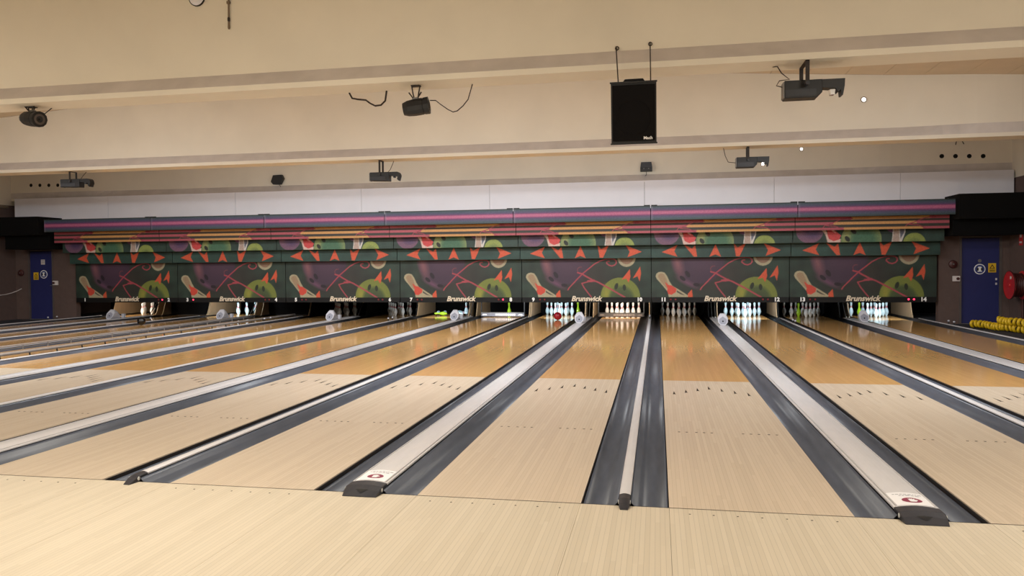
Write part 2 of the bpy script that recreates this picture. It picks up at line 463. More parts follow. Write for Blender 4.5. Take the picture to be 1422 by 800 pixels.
# ------------------------------------------------------------------ approach
ap = thing('approach', 'pale maple approach boards running up to the foul line', 'floor', (0, 0, 0))
edges = [XL + .02]
for n in range(1, 15): edges += [lane_left(n), lane_left(n) + LW]
edges += [XR - .02]
for i in range(len(edges) - 1):
    obj('approach_panel', MB().box((edges[i] + .0008, YB + .02, -.25), (edges[i + 1] - .0008, -.012, 0)), M_app, ap)
obj('foul_line', MB().box((XL + .02, -.0118, -.2), (XR - .02, .0015, -.0012)), M_mark, ap)
dot = MB().lathe([(0, .0062), (.0008, .0062)], 10).mesh('locator_dot')
for n in range(7, 14):
    xc = lane_left(n) + LW / 2
    for k in range(-3, 4):
        link('locator_dot', dot, M_mark, ap, (xc + k * .1365, -.115, 0))

# ------------------------------------------------------------------ lanes
arrow = MB().prism([(-.015, -.12), (0, -.09), (.015, -.12), (0, .13)], 'z', 0, .0008).mesh('arrow_marker')
ldot = MB().lathe([(0, .0115), (.0008, .0115)], 8).mesh('lane_dot')
LIT = {1: 'warm', 3: 'cool', 7: 'cool', 8: 'cool', 9: 'cool', 10: 'warm', 12: 'cool', 14: 'cool'}
lane_note = {1: 'ending at white pins', 2: 'ending in an empty dark pit', 3: 'ending at pale blue pins', 4: 'with bumper rails raised along both sides',
             5: 'with shadowed pins', 6: 'with unlit pins', 7: 'with toppled pins', 8: 'closed by the silver sweep board', 9: 'carrying the red ball',
             10: 'closed by the dark sweep board', 11: 'ending at a full unlit rack', 12: 'ending at a bright full rack', 13: 'with an unlit rack and one green pin',
             14: 'with a bright rack and one green pin'}
def lane_section(name, y0, y1, m_, t):
    o = obj(name, MB().box((-LW / 2, y0, -.009), (LW / 2, y1, 0)), m_, t)
    return o
for n in range(1, 15):
    x0 = lane_left(n)
    t = thing('bowling_lane', 'bowling lane under number %d, %s' % (n, lane_note[n]), 'bowling lane', (x0 + LW / 2, 0, 0), group='bowling lanes')
    a = lane_section('maple_section', .004, 5.50, M_maple, t)
    lane_section('pine_section', 5.501, 17.30, M_pine, t)
    lane_section('pin_deck', 17.302, 19.16, M_deck, t)
    obj('lane_base', MB().box((-LW / 2 + .001, .004, -.25), (LW / 2 - .001, 19.15, -.0095)), M_side, t)
    if n >= 3:
        for k in range(-3, 4):
            link('arrow_marker', arrow, M_mark, a, (k * .1365, 4.92 - .14 * abs(k), 0))
    if n >= 5:
        for k in (-5, -4.2, -3.2, -2.4, -1.6, 1.6, 2.4, 3.2, 4.2, 5):
            link('lane_dot', ldot, M_mark, a, (k * .082, 2.285, 0))

# gutters: shallow curved channels
def gutter_mesh(w_, mir):
    """channel that drops from the lane edge and climbs under the capping"""
    pts = []
    for i in range(19):
        u = i / 18
        z = -.036 - .045 * math.sin(math.pi * min(u / .78, 1.0)) ** .6 + (.060 * ((u - .62) / .38) ** 1.7 if u > .62 else 0)
        pts.append((u * w_, z))
    if mir: pts = [(w_ - x, z) for x, z in reversed(pts)]
    prof = pts + [(x, z - .006) for x, z in reversed(pts)]
    mb = MB(); n = len(prof); Y0, Y1 = .004, 19.85
    mb.v = [(x, Y0, z) for x, z in prof] + [(x, Y1, z) for x, z in prof]
    mb.f = [(i, (i + 1) % n, (i + 1) % n + n, i + n) for i in range(n)]
    k = len(pts)
    for i in range(k - 1):
        mb.f.append((i + 1, i, n - 1 - i, n - 2 - i)); mb.f.append((i + n, i + 1 + n, 2 * n - 2 - i, 2 * n - 1 - i))
    return mb.mesh('gutter', True)
GWID = GUT - .008
gm = {1: gutter_mesh(GWID, False), -1: gutter_mesh(GWID, True)}
gsup = MB().box((.05, .006, -.25), (GUT - .066, 19.84, -.09)).mesh('gutter_bearer')
for n in range(1, 15):
    for side in (-1, 1):
        x = lane_left(n) - GWID - .006 if side < 0 else lane_left(n) + LW + .006
        if n == 1 and side < 0: nb = 'by the walkway'
        elif n == 14 and side > 0: nb = 'by the yellow hose'
        else: nb = 'beside the wide white divider' if (n % 2 == 1) == (side > 0) else 'beside the narrow divider'
        g_ = link('gutter', gm[side], M_gutter, None, (x, 0, 0))
        tag(g_, 'slate grey gutter of lane %d %s' % (n, nb), 'gutter', 'lane gutters')
        link('gutter_bearer', gsup, M_bed, g_)

# ------------------------------------------------------------------ divider cappings
def cap_profile(w_, top, crown):
    """thin crowned lid overhanging a narrower body"""
    p = [(-w_ / 2, top - .020), (-w_ / 2, top - .010)]
    for i in range(9):
        u = i / 8; p.append((-w_ / 2 + .006 + (w_ - .012) * u, top - .006 + crown * math.sin(math.pi * u)))
    p += [(w_ / 2, top - .010), (w_ / 2, top - .020)]
    return p
def nose(w_, top, crown, ln):
    """sloping end shoe of a capping"""
    pr = cap_profile(w_, top, crown); n = len(pr); mb = MB()
    rows = [(.09, 1.0, .0, -.01), (.004, .95, .0, -.01), (.003, .95, .0, .001), (-ln * .5, .62, .004, .001), (-ln, .10, .012, .001)]
    for (y, s_, ins, zb) in rows:
        for k, (x, z) in enumerate(pr):
            zz = zb if k in (0, n - 1) else max(z * s_, zb)
            mb.v.append((x * (1 - ins / (w_ / 2)), y, zz))
    for r_ in range(len(rows) - 1):
        for i in range(n):
            i2 = (i + 1) % n; mb.f.append((r_ * n + i2, r_ * n + i, (r_ + 1) * n + i, (r_ + 1) * n + i2))
    mb.f.append(tuple(range(n))); mb.f.append(tuple(reversed(range((len(rows) - 1) * n, len(rows) * n))))
    return mb
W_WIDE, W_NARR = .250, .070
TOPW, TOPN = .050, .050
def rounded_disc(r_, y_scale=1.0, seg=28):
    return [(r_ * math.cos(2 * math.pi * i / seg), r_ * y_scale * math.sin(2 * math.pi * i / seg)) for i in range(seg)]
capw_me = MB().prism(cap_profile(W_WIDE, TOPW, .012), 'y', .09, 17.35).mesh('capping')
capn_me = MB().prism(cap_profile(W_NARR, TOPN, .006), 'y', .09, 17.35).mesh('capping')
noseW = nose(W_WIDE, TOPW, .012, .105).mesh('end_shoe'); noseN = nose(W_NARR, TOPN, .006, .10).mesh('end_shoe')
baseW = MB().box((-W_WIDE / 2 + .030, .006, -.25), (W_WIDE / 2 - .030, 17.3, TOPW - .0205)).mesh('divider_base')
baseN = MB().box((-W_NARR / 2 + .022, .006, -.25), (W_NARR / 2 - .022, 17.3, TOPN - .0205)).mesh('divider_base')
lip = MB().box((-.004, .1, 0), (.004, 17.35, .006)).mesh('edge_lip')
bar = MB().tube([(0, 17.40, .02), (0, 17.46, .08), (0, 17.95, .52), (0, 18.05, .60)], .011, 8).mesh('guide_bar', True)
def sticker(parent):
    top = TOPW + .0085
    st = obj('warning_sticker', MB().box((-W_WIDE / 2 + .022, .105, top - .003), (W_WIDE / 2 - .022, .36, top - .0004)), M_sticker, parent)
    # follow the crown of the capping: the sticker bows with it
    me = MB(); nx = 10; w2 = W_WIDE / 2 - .020
    for j in (0.105, .37):
        for i in range(nx + 1):
            x = -w2 + 2 * w2 * i / nx; u = (x + W_WIDE / 2 - .006) / (W_WIDE - .012)
            me.v.append((x, j, TOPW - .006 + .012 * math.sin(math.pi * u) + .0012))
    me.f = [(i, i + 1, i + nx + 2, i + nx + 1) for i in range(nx)]
    st.data = me.mesh('warning_sticker'); st.data.materials.append(M_sticker)
    def zt(x):
        u = (x + W_WIDE / 2 - .006) / (W_WIDE - .012); return TOPW - .006 + .012 * math.sin(math.pi * u)
    def flat(name, pts, m_, lift):
        c = Vector((sum(p[0] for p in pts) / len(pts), sum(p[1] for p in pts) / len(pts)))
        q = MB(); q.v = [(c.x, c.y, zt(c.x) + lift)] + [(p[0], p[1], zt(p[0]) + lift) for p in pts]
        k = len(pts); q.f = [(0, i + 1, (i + 1) % k + 1) for i in range(k)]
        return obj(name, q, m_, st)
    cx, cyy = .004, .20
    flat('stop_disc', [(cx + .056 * math.cos(a), cyy + .052 * math.sin(a)) for a in [2 * math.pi * i / 26 for i in range(26)]], M_print_red, .0020)
    flat('hand_mark', [(cx - .016, cyy - .034), (cx + .016, cyy - .034), (cx + .034, cyy + .002), (cx + .024, cyy + .006), (cx + .018, cyy - .004), (cx + .018, cyy + .032), (cx + .009, cyy + .010),
                       (cx + .006, cyy + .038), (cx - .001, cyy + .012), (cx - .006, cyy + .036), (cx - .010, cyy + .010), (cx - .018, cyy + .026), (cx - .018, cyy - .006)], M_sticker, .0028)
    rnd = random.Random(3)
    for row, (yy, xa, xb) in enumerate(((.325, -.075, .075), (.295, -.045, .05))):
        x = xa
        while x < xb:
            wd = rnd.uniform(.008, .026)
            flat('print_line', [(x, yy - .006), (x + wd, yy - .006), (x + wd, yy + .006), (x, yy + .006)], M_print_grey, .0022); x += wd + .006
for n in range(0, 15):
    wide = n % 2 == 1
    x = lane_left(1) - GUT - W_NARR / 2 - .004 if n == 0 else lane_left(n) + LW + ((GW if wide else GN) / 2 if n < 14 else GUT + W_NARR / 2 + .004)
    if n in (0, 14): lb = 'narrow white edge capping on the outer side of lane %d' % (1 if n == 0 else 14)
    else: lb = '%s white divider capping between lanes %d and %d' % ('wide' if wide else 'narrow', n, n + 1)
    t = thing('divider_capping', lb, 'divider', (x, 0, 0), group='wide divider cappings' if wide else 'narrow divider cappings')
    link('capping', capw_me if wide else capn_me, M_cap, t)
    link('divider_base', baseW if wide else baseN, M_bed, t)
    es = link('end_shoe', noseW if wide else noseN, M_nose, t)
    if wide:
        for s_ in (-1, 1): link('edge_lip', lip, M_capside, t, (s_ * (W_WIDE / 2 - .018), 0, TOPW - .006 + .001))
        gb = thing('guide_bars', 'pair of chrome guide bars rising from the divider between lanes %d and %d' % (n, n + 1), 'guide bars', (x, 17.5, .0), group='guide bars by the pin decks')
        for s_ in (-.055, .03): link('guide_bar', bar, M_chrome, gb, (s_, -17.5, 0))
        obj('bar_foot', MB().box((-.08, -.13, -.02), (.06, .3, .03)), M_dev, gb); obj('foot_post', MB().box((-.05, -.1, -.26), (.03, .2, -.02)), M_bed, gb)
        if n in (9, 11): sticker(t)
    if n in (7, 8, 9, 10, 11):
        for s_ in (-1, 1):
            obj('side_screw', MB().lathe([(0, .014), (.003, .012), (.003, 0)], 12, 'x'), M_screw, es, (s_ * ((W_WIDE if wide else W_NARR) / 2 - .0005), -.012, .024), (0, 0, 0 if s_ > 0 else math.pi))
    if wide and n in (9, 11):
        obj('moulded_wing', MB().add([(-.045, -.052, .0365), (.0, -.085, .0205), (.045, -.052, .0365), (.0, -.048, .0395)], [(0, 1, 2, 3)]), M_dev, es)

# ------------------------------------------------------------------ masking units with printed artwork
def srgb_arr(c): return np.array(c, float)
class Canvas:
    """vector painter sampled on a fine grid; coordinates are (x, z) on the board in metres"""
    def __init__(s, x0, x1, z0, z1, d):
        s.x0, s.x1, s.z0, s.z1 = x0, x1, z0, z1
        s.nx = int(round((x1 - x0) / d)); s.nz = max(2, int(round((z1 - z0) / d)))
        SS = s.SS = 2
        gx = np.linspace(x0, x1, s.nx + 1); gz = np.linspace(z0, z1, s.nz + 1)
        ox = (np.arange(SS) + .5) / SS - .5
        fx = (gx[:, None] + ox[None] * (x1 - x0) / s.nx).ravel(); fz = (gz[:, None] + ox[None] * (z1 - z0) / s.nz).ravel()
        s.X, s.Z = np.meshgrid(fx, fz); s.C = np.zeros(s.X.shape + (3,)); s.gx, s.gz = gx, gz
    def put(s, mask, col):
        mask = np.clip(mask, 0, 1)[..., None]
        s.C = s.C * (1 - mask) + mask * (np.asarray(col, float) if not callable(col) else col(s.X, s.Z))
    def poly(s, pts, col):
        x, z = s.X, s.Z; ins = np.zeros(x.shape, bool); n = len(pts)
        for i in range(n):
            (xa, za), (xb, zb) = pts[i], pts[(i + 1) % n]
            if za == zb: continue
            c = ((za > z) != (zb > z)) & (x < (xb - xa) * (z - za) / (zb - za) + xa)
            ins ^= c
        s.put(ins.astype(float), col)
    def ell(s, c, rx, rz, col, rot=0., soft=0.):
        a = math.radians(rot); dx, dz = s.X - c[0], s.Z - c[1]
        u = (dx * math.cos(a) + dz * math.sin(a)) / rx; v = (-dx * math.sin(a) + dz * math.cos(a)) / rz
        r_ = np.hypot(u, v)
        s.put((1 - r_) / soft if soft else (r_ < 1).astype(float), col)
    def stroke(s, pts, wd, col):
        d = np.full(s.X.shape, 9.)
        for (xa, za), (xb, zb) in zip(pts[:-1], pts[1:]):
            L2 = (xb - xa) ** 2 + (zb - za) ** 2 + 1e-9
            t = np.clip(((s.X - xa) * (xb - xa) + (s.Z - za) * (zb - za)) / L2, 0, 1)
            d = np.minimum(d, np.hypot(s.X - xa - t * (xb - xa), s.Z - za - t * (zb - za)))
        s.put((d < wd / 2).astype(float), col)
    def mesh(s, name, gain):
        S = s.SS; nz, nx = s.nz + 1, s.nx + 1
        c = s.C.reshape(nz, S, nx, S, 3).mean((1, 3)) / 255.
        l_ = np.where(c <= .04045, c / 12.92, ((c + .055) / 1.055) ** 2.4) * gain
        l_ = np.clip(l_, 0, .95)
        gx, gz = np.meshgrid(s.gx, s.gz)
        v = np.stack([gx, np.zeros_like(gx), gz], -1).reshape(-1, 3)
        i = np.arange((nz - 1) * nx).reshape(nz - 1, nx)[:, :-1].ravel()
        f = np.stack([i, i + 1, i + nx + 1, i + nx], 1)
        me = bpy.data.meshes.new(name); me.from_pydata(v.tolist(), [], f.tolist())
        at_ = me.attributes.new('print', 'FLOAT_COLOR', 'POINT')
        at_.data.foreach_set('color', np.concatenate([l_.reshape(-1, 3), np.ones((l_.size // 3, 1))], 1).astype(np.float32).ravel())
        me.materials.append(M_art); me.update()
        return me
GAIN = 1.08
UX5 = -3.588            # left seam of the unit the artwork was measured on
UW = 3.350
def mapper(y):
    def tr(ox, oy, sc):
        def f(*pts):
            out = []
            for (u, v) in pts:
                p = at(ox + u * sc, oy + v * sc, y=y); out.append((p.x - UX5, p.z))
            return out
        return f
    return tr
STRIPS = [('header_strip', 14.97, 2.540, 2.878), ('stripe_strip', 15.35, 2.243, 2.551), ('ball_strip', 15.68, 1.961, 2.256), ('arrow_strip', 15.96, 1.641, 1.968), ('main_panel', 16.20, .631, 1.636)]
ORANGE = (206, 84, 52)
def mottled(base, amp, sc=5.):
    ph = np.random.RandomState(5).rand(12, 3)
    def f(X, Z):
        n = sum(np.sin(sc * (1 + k * .37) * (X * math.cos(6.28 * ph[k, 0]) + Z * math.sin(6.28 * ph[k, 0])) + 6.28 * ph[k, 1]) for k in range(12)) / 5
        return np.asarray(base, float) * (1 + amp * n[..., None])
    return f
def paint(name, y, z0, z1):
    cv = Canvas(0, UW, z0, z1, .0125 if name == 'main_panel' else .012)
    T = mapper(y); A = T(700, 340, .1125); Bm = T(810, 340, .1125); Cm = T(700, 270, .1125); D = T(810, 270, .1125)
    S = lambda f, a, b: abs(f(a)[0][0] - f(b)[0][0])
    if name == 'header_strip':
        stops = [(0, (58, 76, 74)), (.2, (80, 90, 114)), (.33, (100, 66, 112)), (.40, (150, 70, 120)), (.46, (206, 112, 152)), (.60, (206, 112, 152)), (.66, (140, 66, 116)), (.72, (98, 70, 116)), (.84, (78, 84, 112)), (1, (62, 88, 88))]
        def col(X, Z):
            t = np.clip((Z - z0) / (z1 - z0), 0, 1)
            return np.stack([np.interp(t, [q[0] for q in stops], [q[1][k] for q in stops]) for k in range(3)], -1)
        cv.put(np.ones(cv.X.shape), col)
        cv.put((cv.X < .05) * .35, (150, 140, 160))
    elif name == 'stripe_strip':
        cv.put(np.ones(cv.X.shape), (46, 40, 32))
        h = z1 - z0
        xs = [(1.24, 2.93), (.85, 2.66), (1.08, 2.79)]
        for k, (a, b_) in enumerate(((.77, 1.0), (.40, .61), (0., .20))):
            m_ = (cv.Z > z0 + a * h) & (cv.Z < z0 + b_ * h)
            cv.put(m_.astype(float), (168, 76, 86))
            # blunt slanted ends where pink turns to ochre
            mid = (cv.X > xs[k][0]) & (cv.X < xs[k][1])
            cv.put((m_ & mid).astype(float), (196, 142, 82))
        for ox in (0, 1.80):
            cv.stroke([(.62 + ox, z0 + .22 * h), (.66 + ox, z0 + .36 * h), (.80 + ox, z0 + .5 * h), (1.0 + ox, z0 + .78 * h), (1.22 + ox, z0 + .95 * h), (1.27 + ox, z0 + .86 * h), (1.18 + ox, z0 + .82 * h)], .02, (150, 52, 66))
            cv.stroke([(.78 + ox, z0 + .48 * h), (.70 + ox, z0 + .34 * h), (.9 + ox, z0 + .28 * h), (1.08 + ox, z0)], .02, (150, 52, 66))
    elif name == 'ball_strip':
        cv.put(np.ones(cv.X.shape), mottled((38, 58, 50), .14))
        c = Cm((352, 510))[0]; r_ = S(Cm, (352, 520), (500, 520))
        cv.ell(c, r_, r_ * .95, (112, 78, 100)); cv.ell((c[0] + .06, c[1] + .03), r_ * .86, r_ * .80, (78, 56, 92), soft=.5)
        cv.poly(Cm((478, 490), (525, 490), (560, 590), (690, 600), (685, 650), (548, 650), (525, 560)), (206, 176, 164))
        cv.poly(Cm((538, 490), (612, 490), (692, 562), (672, 606), (612, 626), (562, 602), (545, 560)), (198, 66, 66))
        cv.poly(Cm((585, 490), (612, 490), (640, 535), (600, 515)), (226, 170, 164))
        c = Cm((910, 612))[0]; r_ = S(Cm, (910, 612), (1130, 612))
        cv.ell(c, r_, r_, (118, 134, 84)); cv.ell((c[0] + .05, c[1] - .02), r_ * .86, r_ * .9, (66, 104, 78), soft=.45)
        cv.ell((c[0] - r_ * .72, c[1] + .05), r_ * .24, r_ * .55, (146, 148, 92), soft=.8)
        cv.ell(Cm((826, 512))[0], .075, .05, (30, 34, 26), -50); cv.ell(Cm((760, 600))[0], .075, .048, (30, 34, 26), -55)
        cv.poly(D((196, 480), (275, 480), (268, 530), (226, 512)), (98, 62, 96))
        cv.poly(D((272, 470), (408, 470), (408, 520), (368, 640), (258, 640), (268, 560)), (204, 198, 192))
        cv.poly(D((284, 470), (335, 470), (345, 640), (270, 640)), (176, 152, 138)); cv.poly(D((345, 470), (398, 470), (396, 520), (355, 600)), (106, 106, 120))
        c = D((505, 650))[0]; r_ = S(D, (505, 650), (628, 650))
        cv.ell(c, r_, r_, (138, 150, 74)); cv.ell((c[0], c[1] - .04), r_ * .8, r_ * .75, (104, 118, 66), soft=.5)
    elif name == 'arrow_strip':
        cv.put(np.ones(cv.X.shape), mottled((38, 64, 56), .14))
        for f, ps in ((A, ((315, 110), (500, 24), (462, 100), (500, 166))), (A, ((572, 20), (668, 66), (704, 26), (728, 164), (688, 164))), (A, ((938, 14), (1004, 166), (938, 138), (868, 166))),
                      (Bm, ((172, 4), (216, 52), (312, 4), (240, 160), (198, 160))), (Bm, ((518, 4), (718, 86), (540, 156), (568, 86)))):
            cv.poly(f(*ps), ORANGE)
    else:
        cv.put(np.ones(cv.X.shape), mottled((36, 52, 42), .2, 4))
        cv.ell((1.55, 1.2), 1.3, .9, (56, 44, 40), soft=1.0)
        c = A((755, 175))[0]; r_ = S(A, (755, 175), (1090, 175))
        cv.ell(c, r_, r_ * 1.02, (66, 46, 64), soft=.12)
        cv.ell((c[0] + .08, c[1] + .06), r_ * .8, r_ * .8, (76, 52, 70), soft=.5)
        c2 = A((520, 250))[0]; cv.ell(c2, .18, .52, (128, 82, 88), 14, soft=.9)
        c2 = A((640, 480))[0]; cv.ell(c2, .42, .10, (104, 66, 90), -28, soft=.9)
        for p, rx, rz, ro in (((636, 372), .09, .05, -58), ((578, 424), .085, .045, -40), ((740, 500), .082, .042, -8)):
            cv.ell(A(p)[0], rx, rz, (34, 22, 32), ro)
        # tumbling pin with a red flash
        pin = A((266, 400), (272, 370), (295, 350), (330, 344), (368, 354), (398, 396), (428, 462), (460, 512), (520, 548), (640, 626), (650, 650), (418, 650), (408, 588), (376, 545), (322, 480), (278, 430))
        cv.poly(pin, (172, 160, 128))
        cv.poly(A((290, 400), (300, 374), (330, 362), (362, 372), (394, 440), (410, 500), (400, 545), (380, 530), (330, 470)), (158, 132, 102))
        cv.poly(A((372, 466), (420, 504), (448, 508), (508, 548), (500, 588), (452, 620), (414, 612), (398, 570), (406, 548)), (204, 70, 52))
        cv.poly(A((510, 565), (610, 628), (560, 615), (515, 590)), (72, 66, 58))
        cv.poly(A((640, 650), (640, 606), (686, 556), (698, 650)), ORANGE)
        LINE = (168, 66, 76)
        cv.stroke(A((785, 556), (800, 530), (850, 478), (910, 412), (962, 360)) + Bm((-18, 360), (60, 298), (130, 240), (200, 202), (270, 178), (330, 172), (378, 178), (404, 200), (404, 226), (384, 250), (350, 262), (316, 254), (284, 228), (290, 206), (318, 204)), .030, LINE)
        cv.stroke(A((905, 344), (962, 360)) + Bm((20, 384), (110, 434), (180, 462), (340, 550), (510, 648)), .038, LINE)
        cv.stroke(Bm((140, 444), (70, 452), (-4, 472)) + A((955, 476), (985, 530), (1030, 590)) + Bm((100, 650)), .030, LINE)
        cv.poly(Bm((40, 440), (130, 428), (170, 456), (60, 462)), LINE)
        cv.stroke(A((905, 330), (900, 300), (925, 275), (952, 276)), .02, (120, 60, 70))
        # pin head hanging in at the top
        cv.ell(Bm((530, 150))[0], .235, .255, (170, 158, 128)); cv.ell(Bm((530, 145))[0], .18, .20, (140, 108, 86))
        # green ball
        c = Bm((453, 645))[0]; r_ = S(Bm, (453, 640), (698, 640))
        cv.ell(c, r_, r_, (116, 124, 52)); cv.ell((c[0] - r_ * .7, c[1] + .1), r_ * .3, r_ * .6, (146, 142, 56), soft=.9)
        cv.ell((c[0] + .03, c[1] - .06), r_ * .72, r_ * .76, (72, 86, 48), soft=.25); cv.ell((c[0] + .05, c[1] - .12), r_ * .55, r_ * .6, (66, 74, 46), soft=.3)
        cv.ell(Bm((404, 512))[0], .045, .085, (34, 40, 24), -18); cv.ell(Bm((503, 528))[0], .042, .08, (34, 40, 24), 4)
        cv.stroke(Bm((180, 462), (340, 550), (510, 648)), .038, LINE)
        cv.poly(Bm((572, 298), (466, 432), (526, 416), (556, 468), (578, 398)), ORANGE); cv.poly(Bm((697, 268), (606, 416), (666, 388), (692, 452), (710, 350)), ORANGE)
    return cv.mesh('printed_art', GAIN * (.68 if name == 'header_strip' else 1))
art = {s[0]: paint(*s) for s in STRIPS}
led = MB().lathe([(-.006, .0), (-.006, .018), (0, .024)], 12, 'y').mesh('indicator')
LEDS = {1: 'dm', 2: 'ld', 3: 'dddd', 4: 'dddl', 5: 'dddd', 6: 'dddd', 7: 'ddll'}
led_state = {1: ('', 'dl'), 2: ('l', 'dd'), 3: ('dd', 'dd'), 4: ('dd', 'dl'), 5: ('dd', ''), 6: ('dd', 'dd'), 7: ('dd', 'll')}
board_me = {}
for nm, y, z0, z1 in STRIPS:
    up = .09 if nm != 'header_strip' else 0.
    q = MB().box((.004, .003, z0), (UW - .004, .03, z1 + up))
    if nm == 'header_strip': q.box((.004, -.012, z1 - .006), (UW - .004, .03, z1 + .012))
    board_me[nm] = q.mesh(nm)
joint_me = MB().box((.004, -.016, 2.890), (.15, .03, 2.908)).mesh('joint_plate')
number_me = MB().box((.004, -.006, .50), (UW - .004, .03, .634)).mesh('number_bar')
housing_me = MB().box((.06, .62, .66), (UW - .06, 3.6, 1.9)).box((1.58, 2.2, -.26), (1.69, 3.5, .66)).mesh('machine_housing')
machines = {}
for k in range(1, 8):
    x0 = UX5 + (k - 5) * PITCH_U + .008
    a, b_ = 2 * k - 1, 2 * k
    t = thing('masking_unit', 'printed masking unit numbered %d and %d with purple and green bowling balls' % (a, b_), 'masking unit', (x0, 16.20, 0), group='masking units over the pins')
    for nm, y, z0, z1 in STRIPS:
        bo = link(nm, board_me[nm], M_maskgreen, t, (0, y - 16.20, 0))
        link('printed_art', art[nm], M_art, bo)
        if nm == 'header_strip': [link('joint_plate', joint_me, M_blackgloss, bo, (jx, 0, 0)) for jx in (0, UW - .154)]
    for bx in (.6, 2.7): obj('rear_bracket', MB().box((bx, .031, 1.5), (bx + .05, .62002, 1.55)), M_dev, t)
    nb = link('number_bar', number_me, M_blackgloss, t)
    machines[k] = tag(link('machine_housing', housing_me, M_black, None, (x0, 16.20, 0)), 'black pin machine housing hidden behind masking %d and %d' % (a, b_), 'machine', 'pin machines')
    link('lettering', text_mesh('Brunswick', .185, .28, .003, .006), M_letter, nb, (1.69, -.010, .592), (R(90), 0, 0))
    for num, x in ((a, .30), (b_, UW - .29)):
        link('numeral', text_mesh(str(num), .135, 0, .003, .006), M_number, nb, (x, -.010, .57), (R(90), 0, 0))
    for side, st in enumerate(led_state[k]):
        for i, ch in enumerate(st):
            x = .48 + i * .12 if side == 0 else UW - .62 + i * .12
            link('indicator', led.copy(), M_ledon if ch == 'l' else M_ledoff, nb, (x, -.007, .575))
    # small bracket hanging between neighbouring units
# ------------------------------------------------------------------ kickback plates, pins, sweep boards
kp = []
for i in range(9):
    a = i / 8 * math.pi / 2; kp.append((17.62 + .42 * (1 - math.cos(a)), -.02 + .46 * math.sin(a) ** 1.0))
kp = [(17.60, -.22)] + [(17.60 + .40 * (i / 8) ** .55, -.04 + .42 * (i / 8) ** 1.6) for i in range(9)] + [(18.04, .60), (19.82, .60), (19.82, -.22)]
kick_me = MB().prism(kp, 'x', -.012, .012).mesh('kickback_plate')
kick_shade = kick_me.copy()
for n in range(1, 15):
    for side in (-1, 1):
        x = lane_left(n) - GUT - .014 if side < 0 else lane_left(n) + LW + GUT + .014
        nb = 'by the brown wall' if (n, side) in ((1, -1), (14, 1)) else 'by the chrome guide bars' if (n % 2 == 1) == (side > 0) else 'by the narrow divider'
        dark = n in (5, 6, 11, 13)  # shade of the unlit lanes painted on: these tan plates are coloured black
        o = link('kickback_plate', kick_shade if dark else kick_me, M_blackgloss if dark else M_tan, None, (x, 0, 0))
        tag(o, ('shade-blackened' if dark else 'tan') + ' curved side plate of the lane %d pin deck %s' % (n, nb), 'side plate', 'pin deck side plates')

PROF = [(0, .0), (0, .0258), (.012, .0286), (.030, .0335), (.057, .0458), (.086, .0560), (.114, .0605), (.149, .0555), (.184, .0437), (.219, .0300), (.238, .0252), (.254, .0228), (.275, .0238), (.298, .0270), (.343, .0323), (.362, .0290), (.374, .0190), (.381, .0)]
def rad(z): return float(np.interp(z, [p[0] for p in PROF], [p[1] for p in PROF]))
pin_me = {k: MB().lathe(PROF, 14).mesh('pin_body', True) for k in 'wbg'}
pm = {'w': M_pin, 'b': M_pin_blue, 'g': M_pin_green}
st_me = MB().lathe([(z, rad(z) + .0008) for z in (.226, .234, .242)], 14).mesh('neck_stripe', True)
st2_me = MB().lathe([(z, rad(z) + .0008) for z in (.256, .263, .270)], 14).mesh('neck_stripe', True)
def pin(kind, x, y, z, label, group, rot=(0, 0, 0), stripes=True):
    o = link('bowling_pin', pin_me[kind], pm[kind], None, (x, y, z), rot)
    tag(o, label, 'bowling pin', group)
    if stripes:
        link('neck_stripe', st_me, M_stripe, o); link('neck_stripe', st2_me, M_stripe, o)
    return o
s_ = .3048; h_ = s_ * 3 ** .5 / 2
RACK = [(0, 0), (-s_ / 2, h_), (s_ / 2, h_), (-s_, 2 * h_), (0, 2 * h_), (s_, 2 * h_), (-1.5 * s_, 3 * h_), (-.5 * s_, 3 * h_), (.5 * s_, 3 * h_), (1.5 * s_, 3 * h_)]
green = {9: 9, 14: 3, 13: 1}
desc = {1: ('w', 'white red-striped pin'), 3: ('b', 'pale blue pin'), 5: ('w', 'shadowed pin'), 6: ('w', 'unlit pin'), 9: ('b', 'pale blue pin'), 10: ('w', 'white pin behind sweep board'),
        11: ('w', 'unlit white pin'), 12: ('b', 'bright pale blue pin'), 13: ('w', 'unlit white pin'), 14: ('b', 'bright pale blue pin')}
for n, (k, lb) in desc.items():
    xc = lane_left(n) + LW / 2
    for i, (dx, dy) in enumerate(RACK):
        if green.get(n) == i:
            pin('g', xc + dx, 18.288 + dy, .0005, 'green pin standing in the rack on lane %d' % n, 'green pins', stripes=False)
        else:
            wide_right = n % 2 == 1
            side = '' if abs(dx) < .01 else (' by the wide divider' if (dx > 0) == wide_right else ' by the narrow divider' if n not in (1, 14) else ' by the wall')
            row = ['head pin', 'second row', 'second row', 'third row', 'third row centre', 'third row', 'back row corner', 'back row inner', 'back row inner', 'back row corner'][i]
            pin(k, xc + dx, 18.288 + dy, .0005, '%s on lane %d, %s%s' % (lb, n, row, side), 'pins of lane %d' % n)
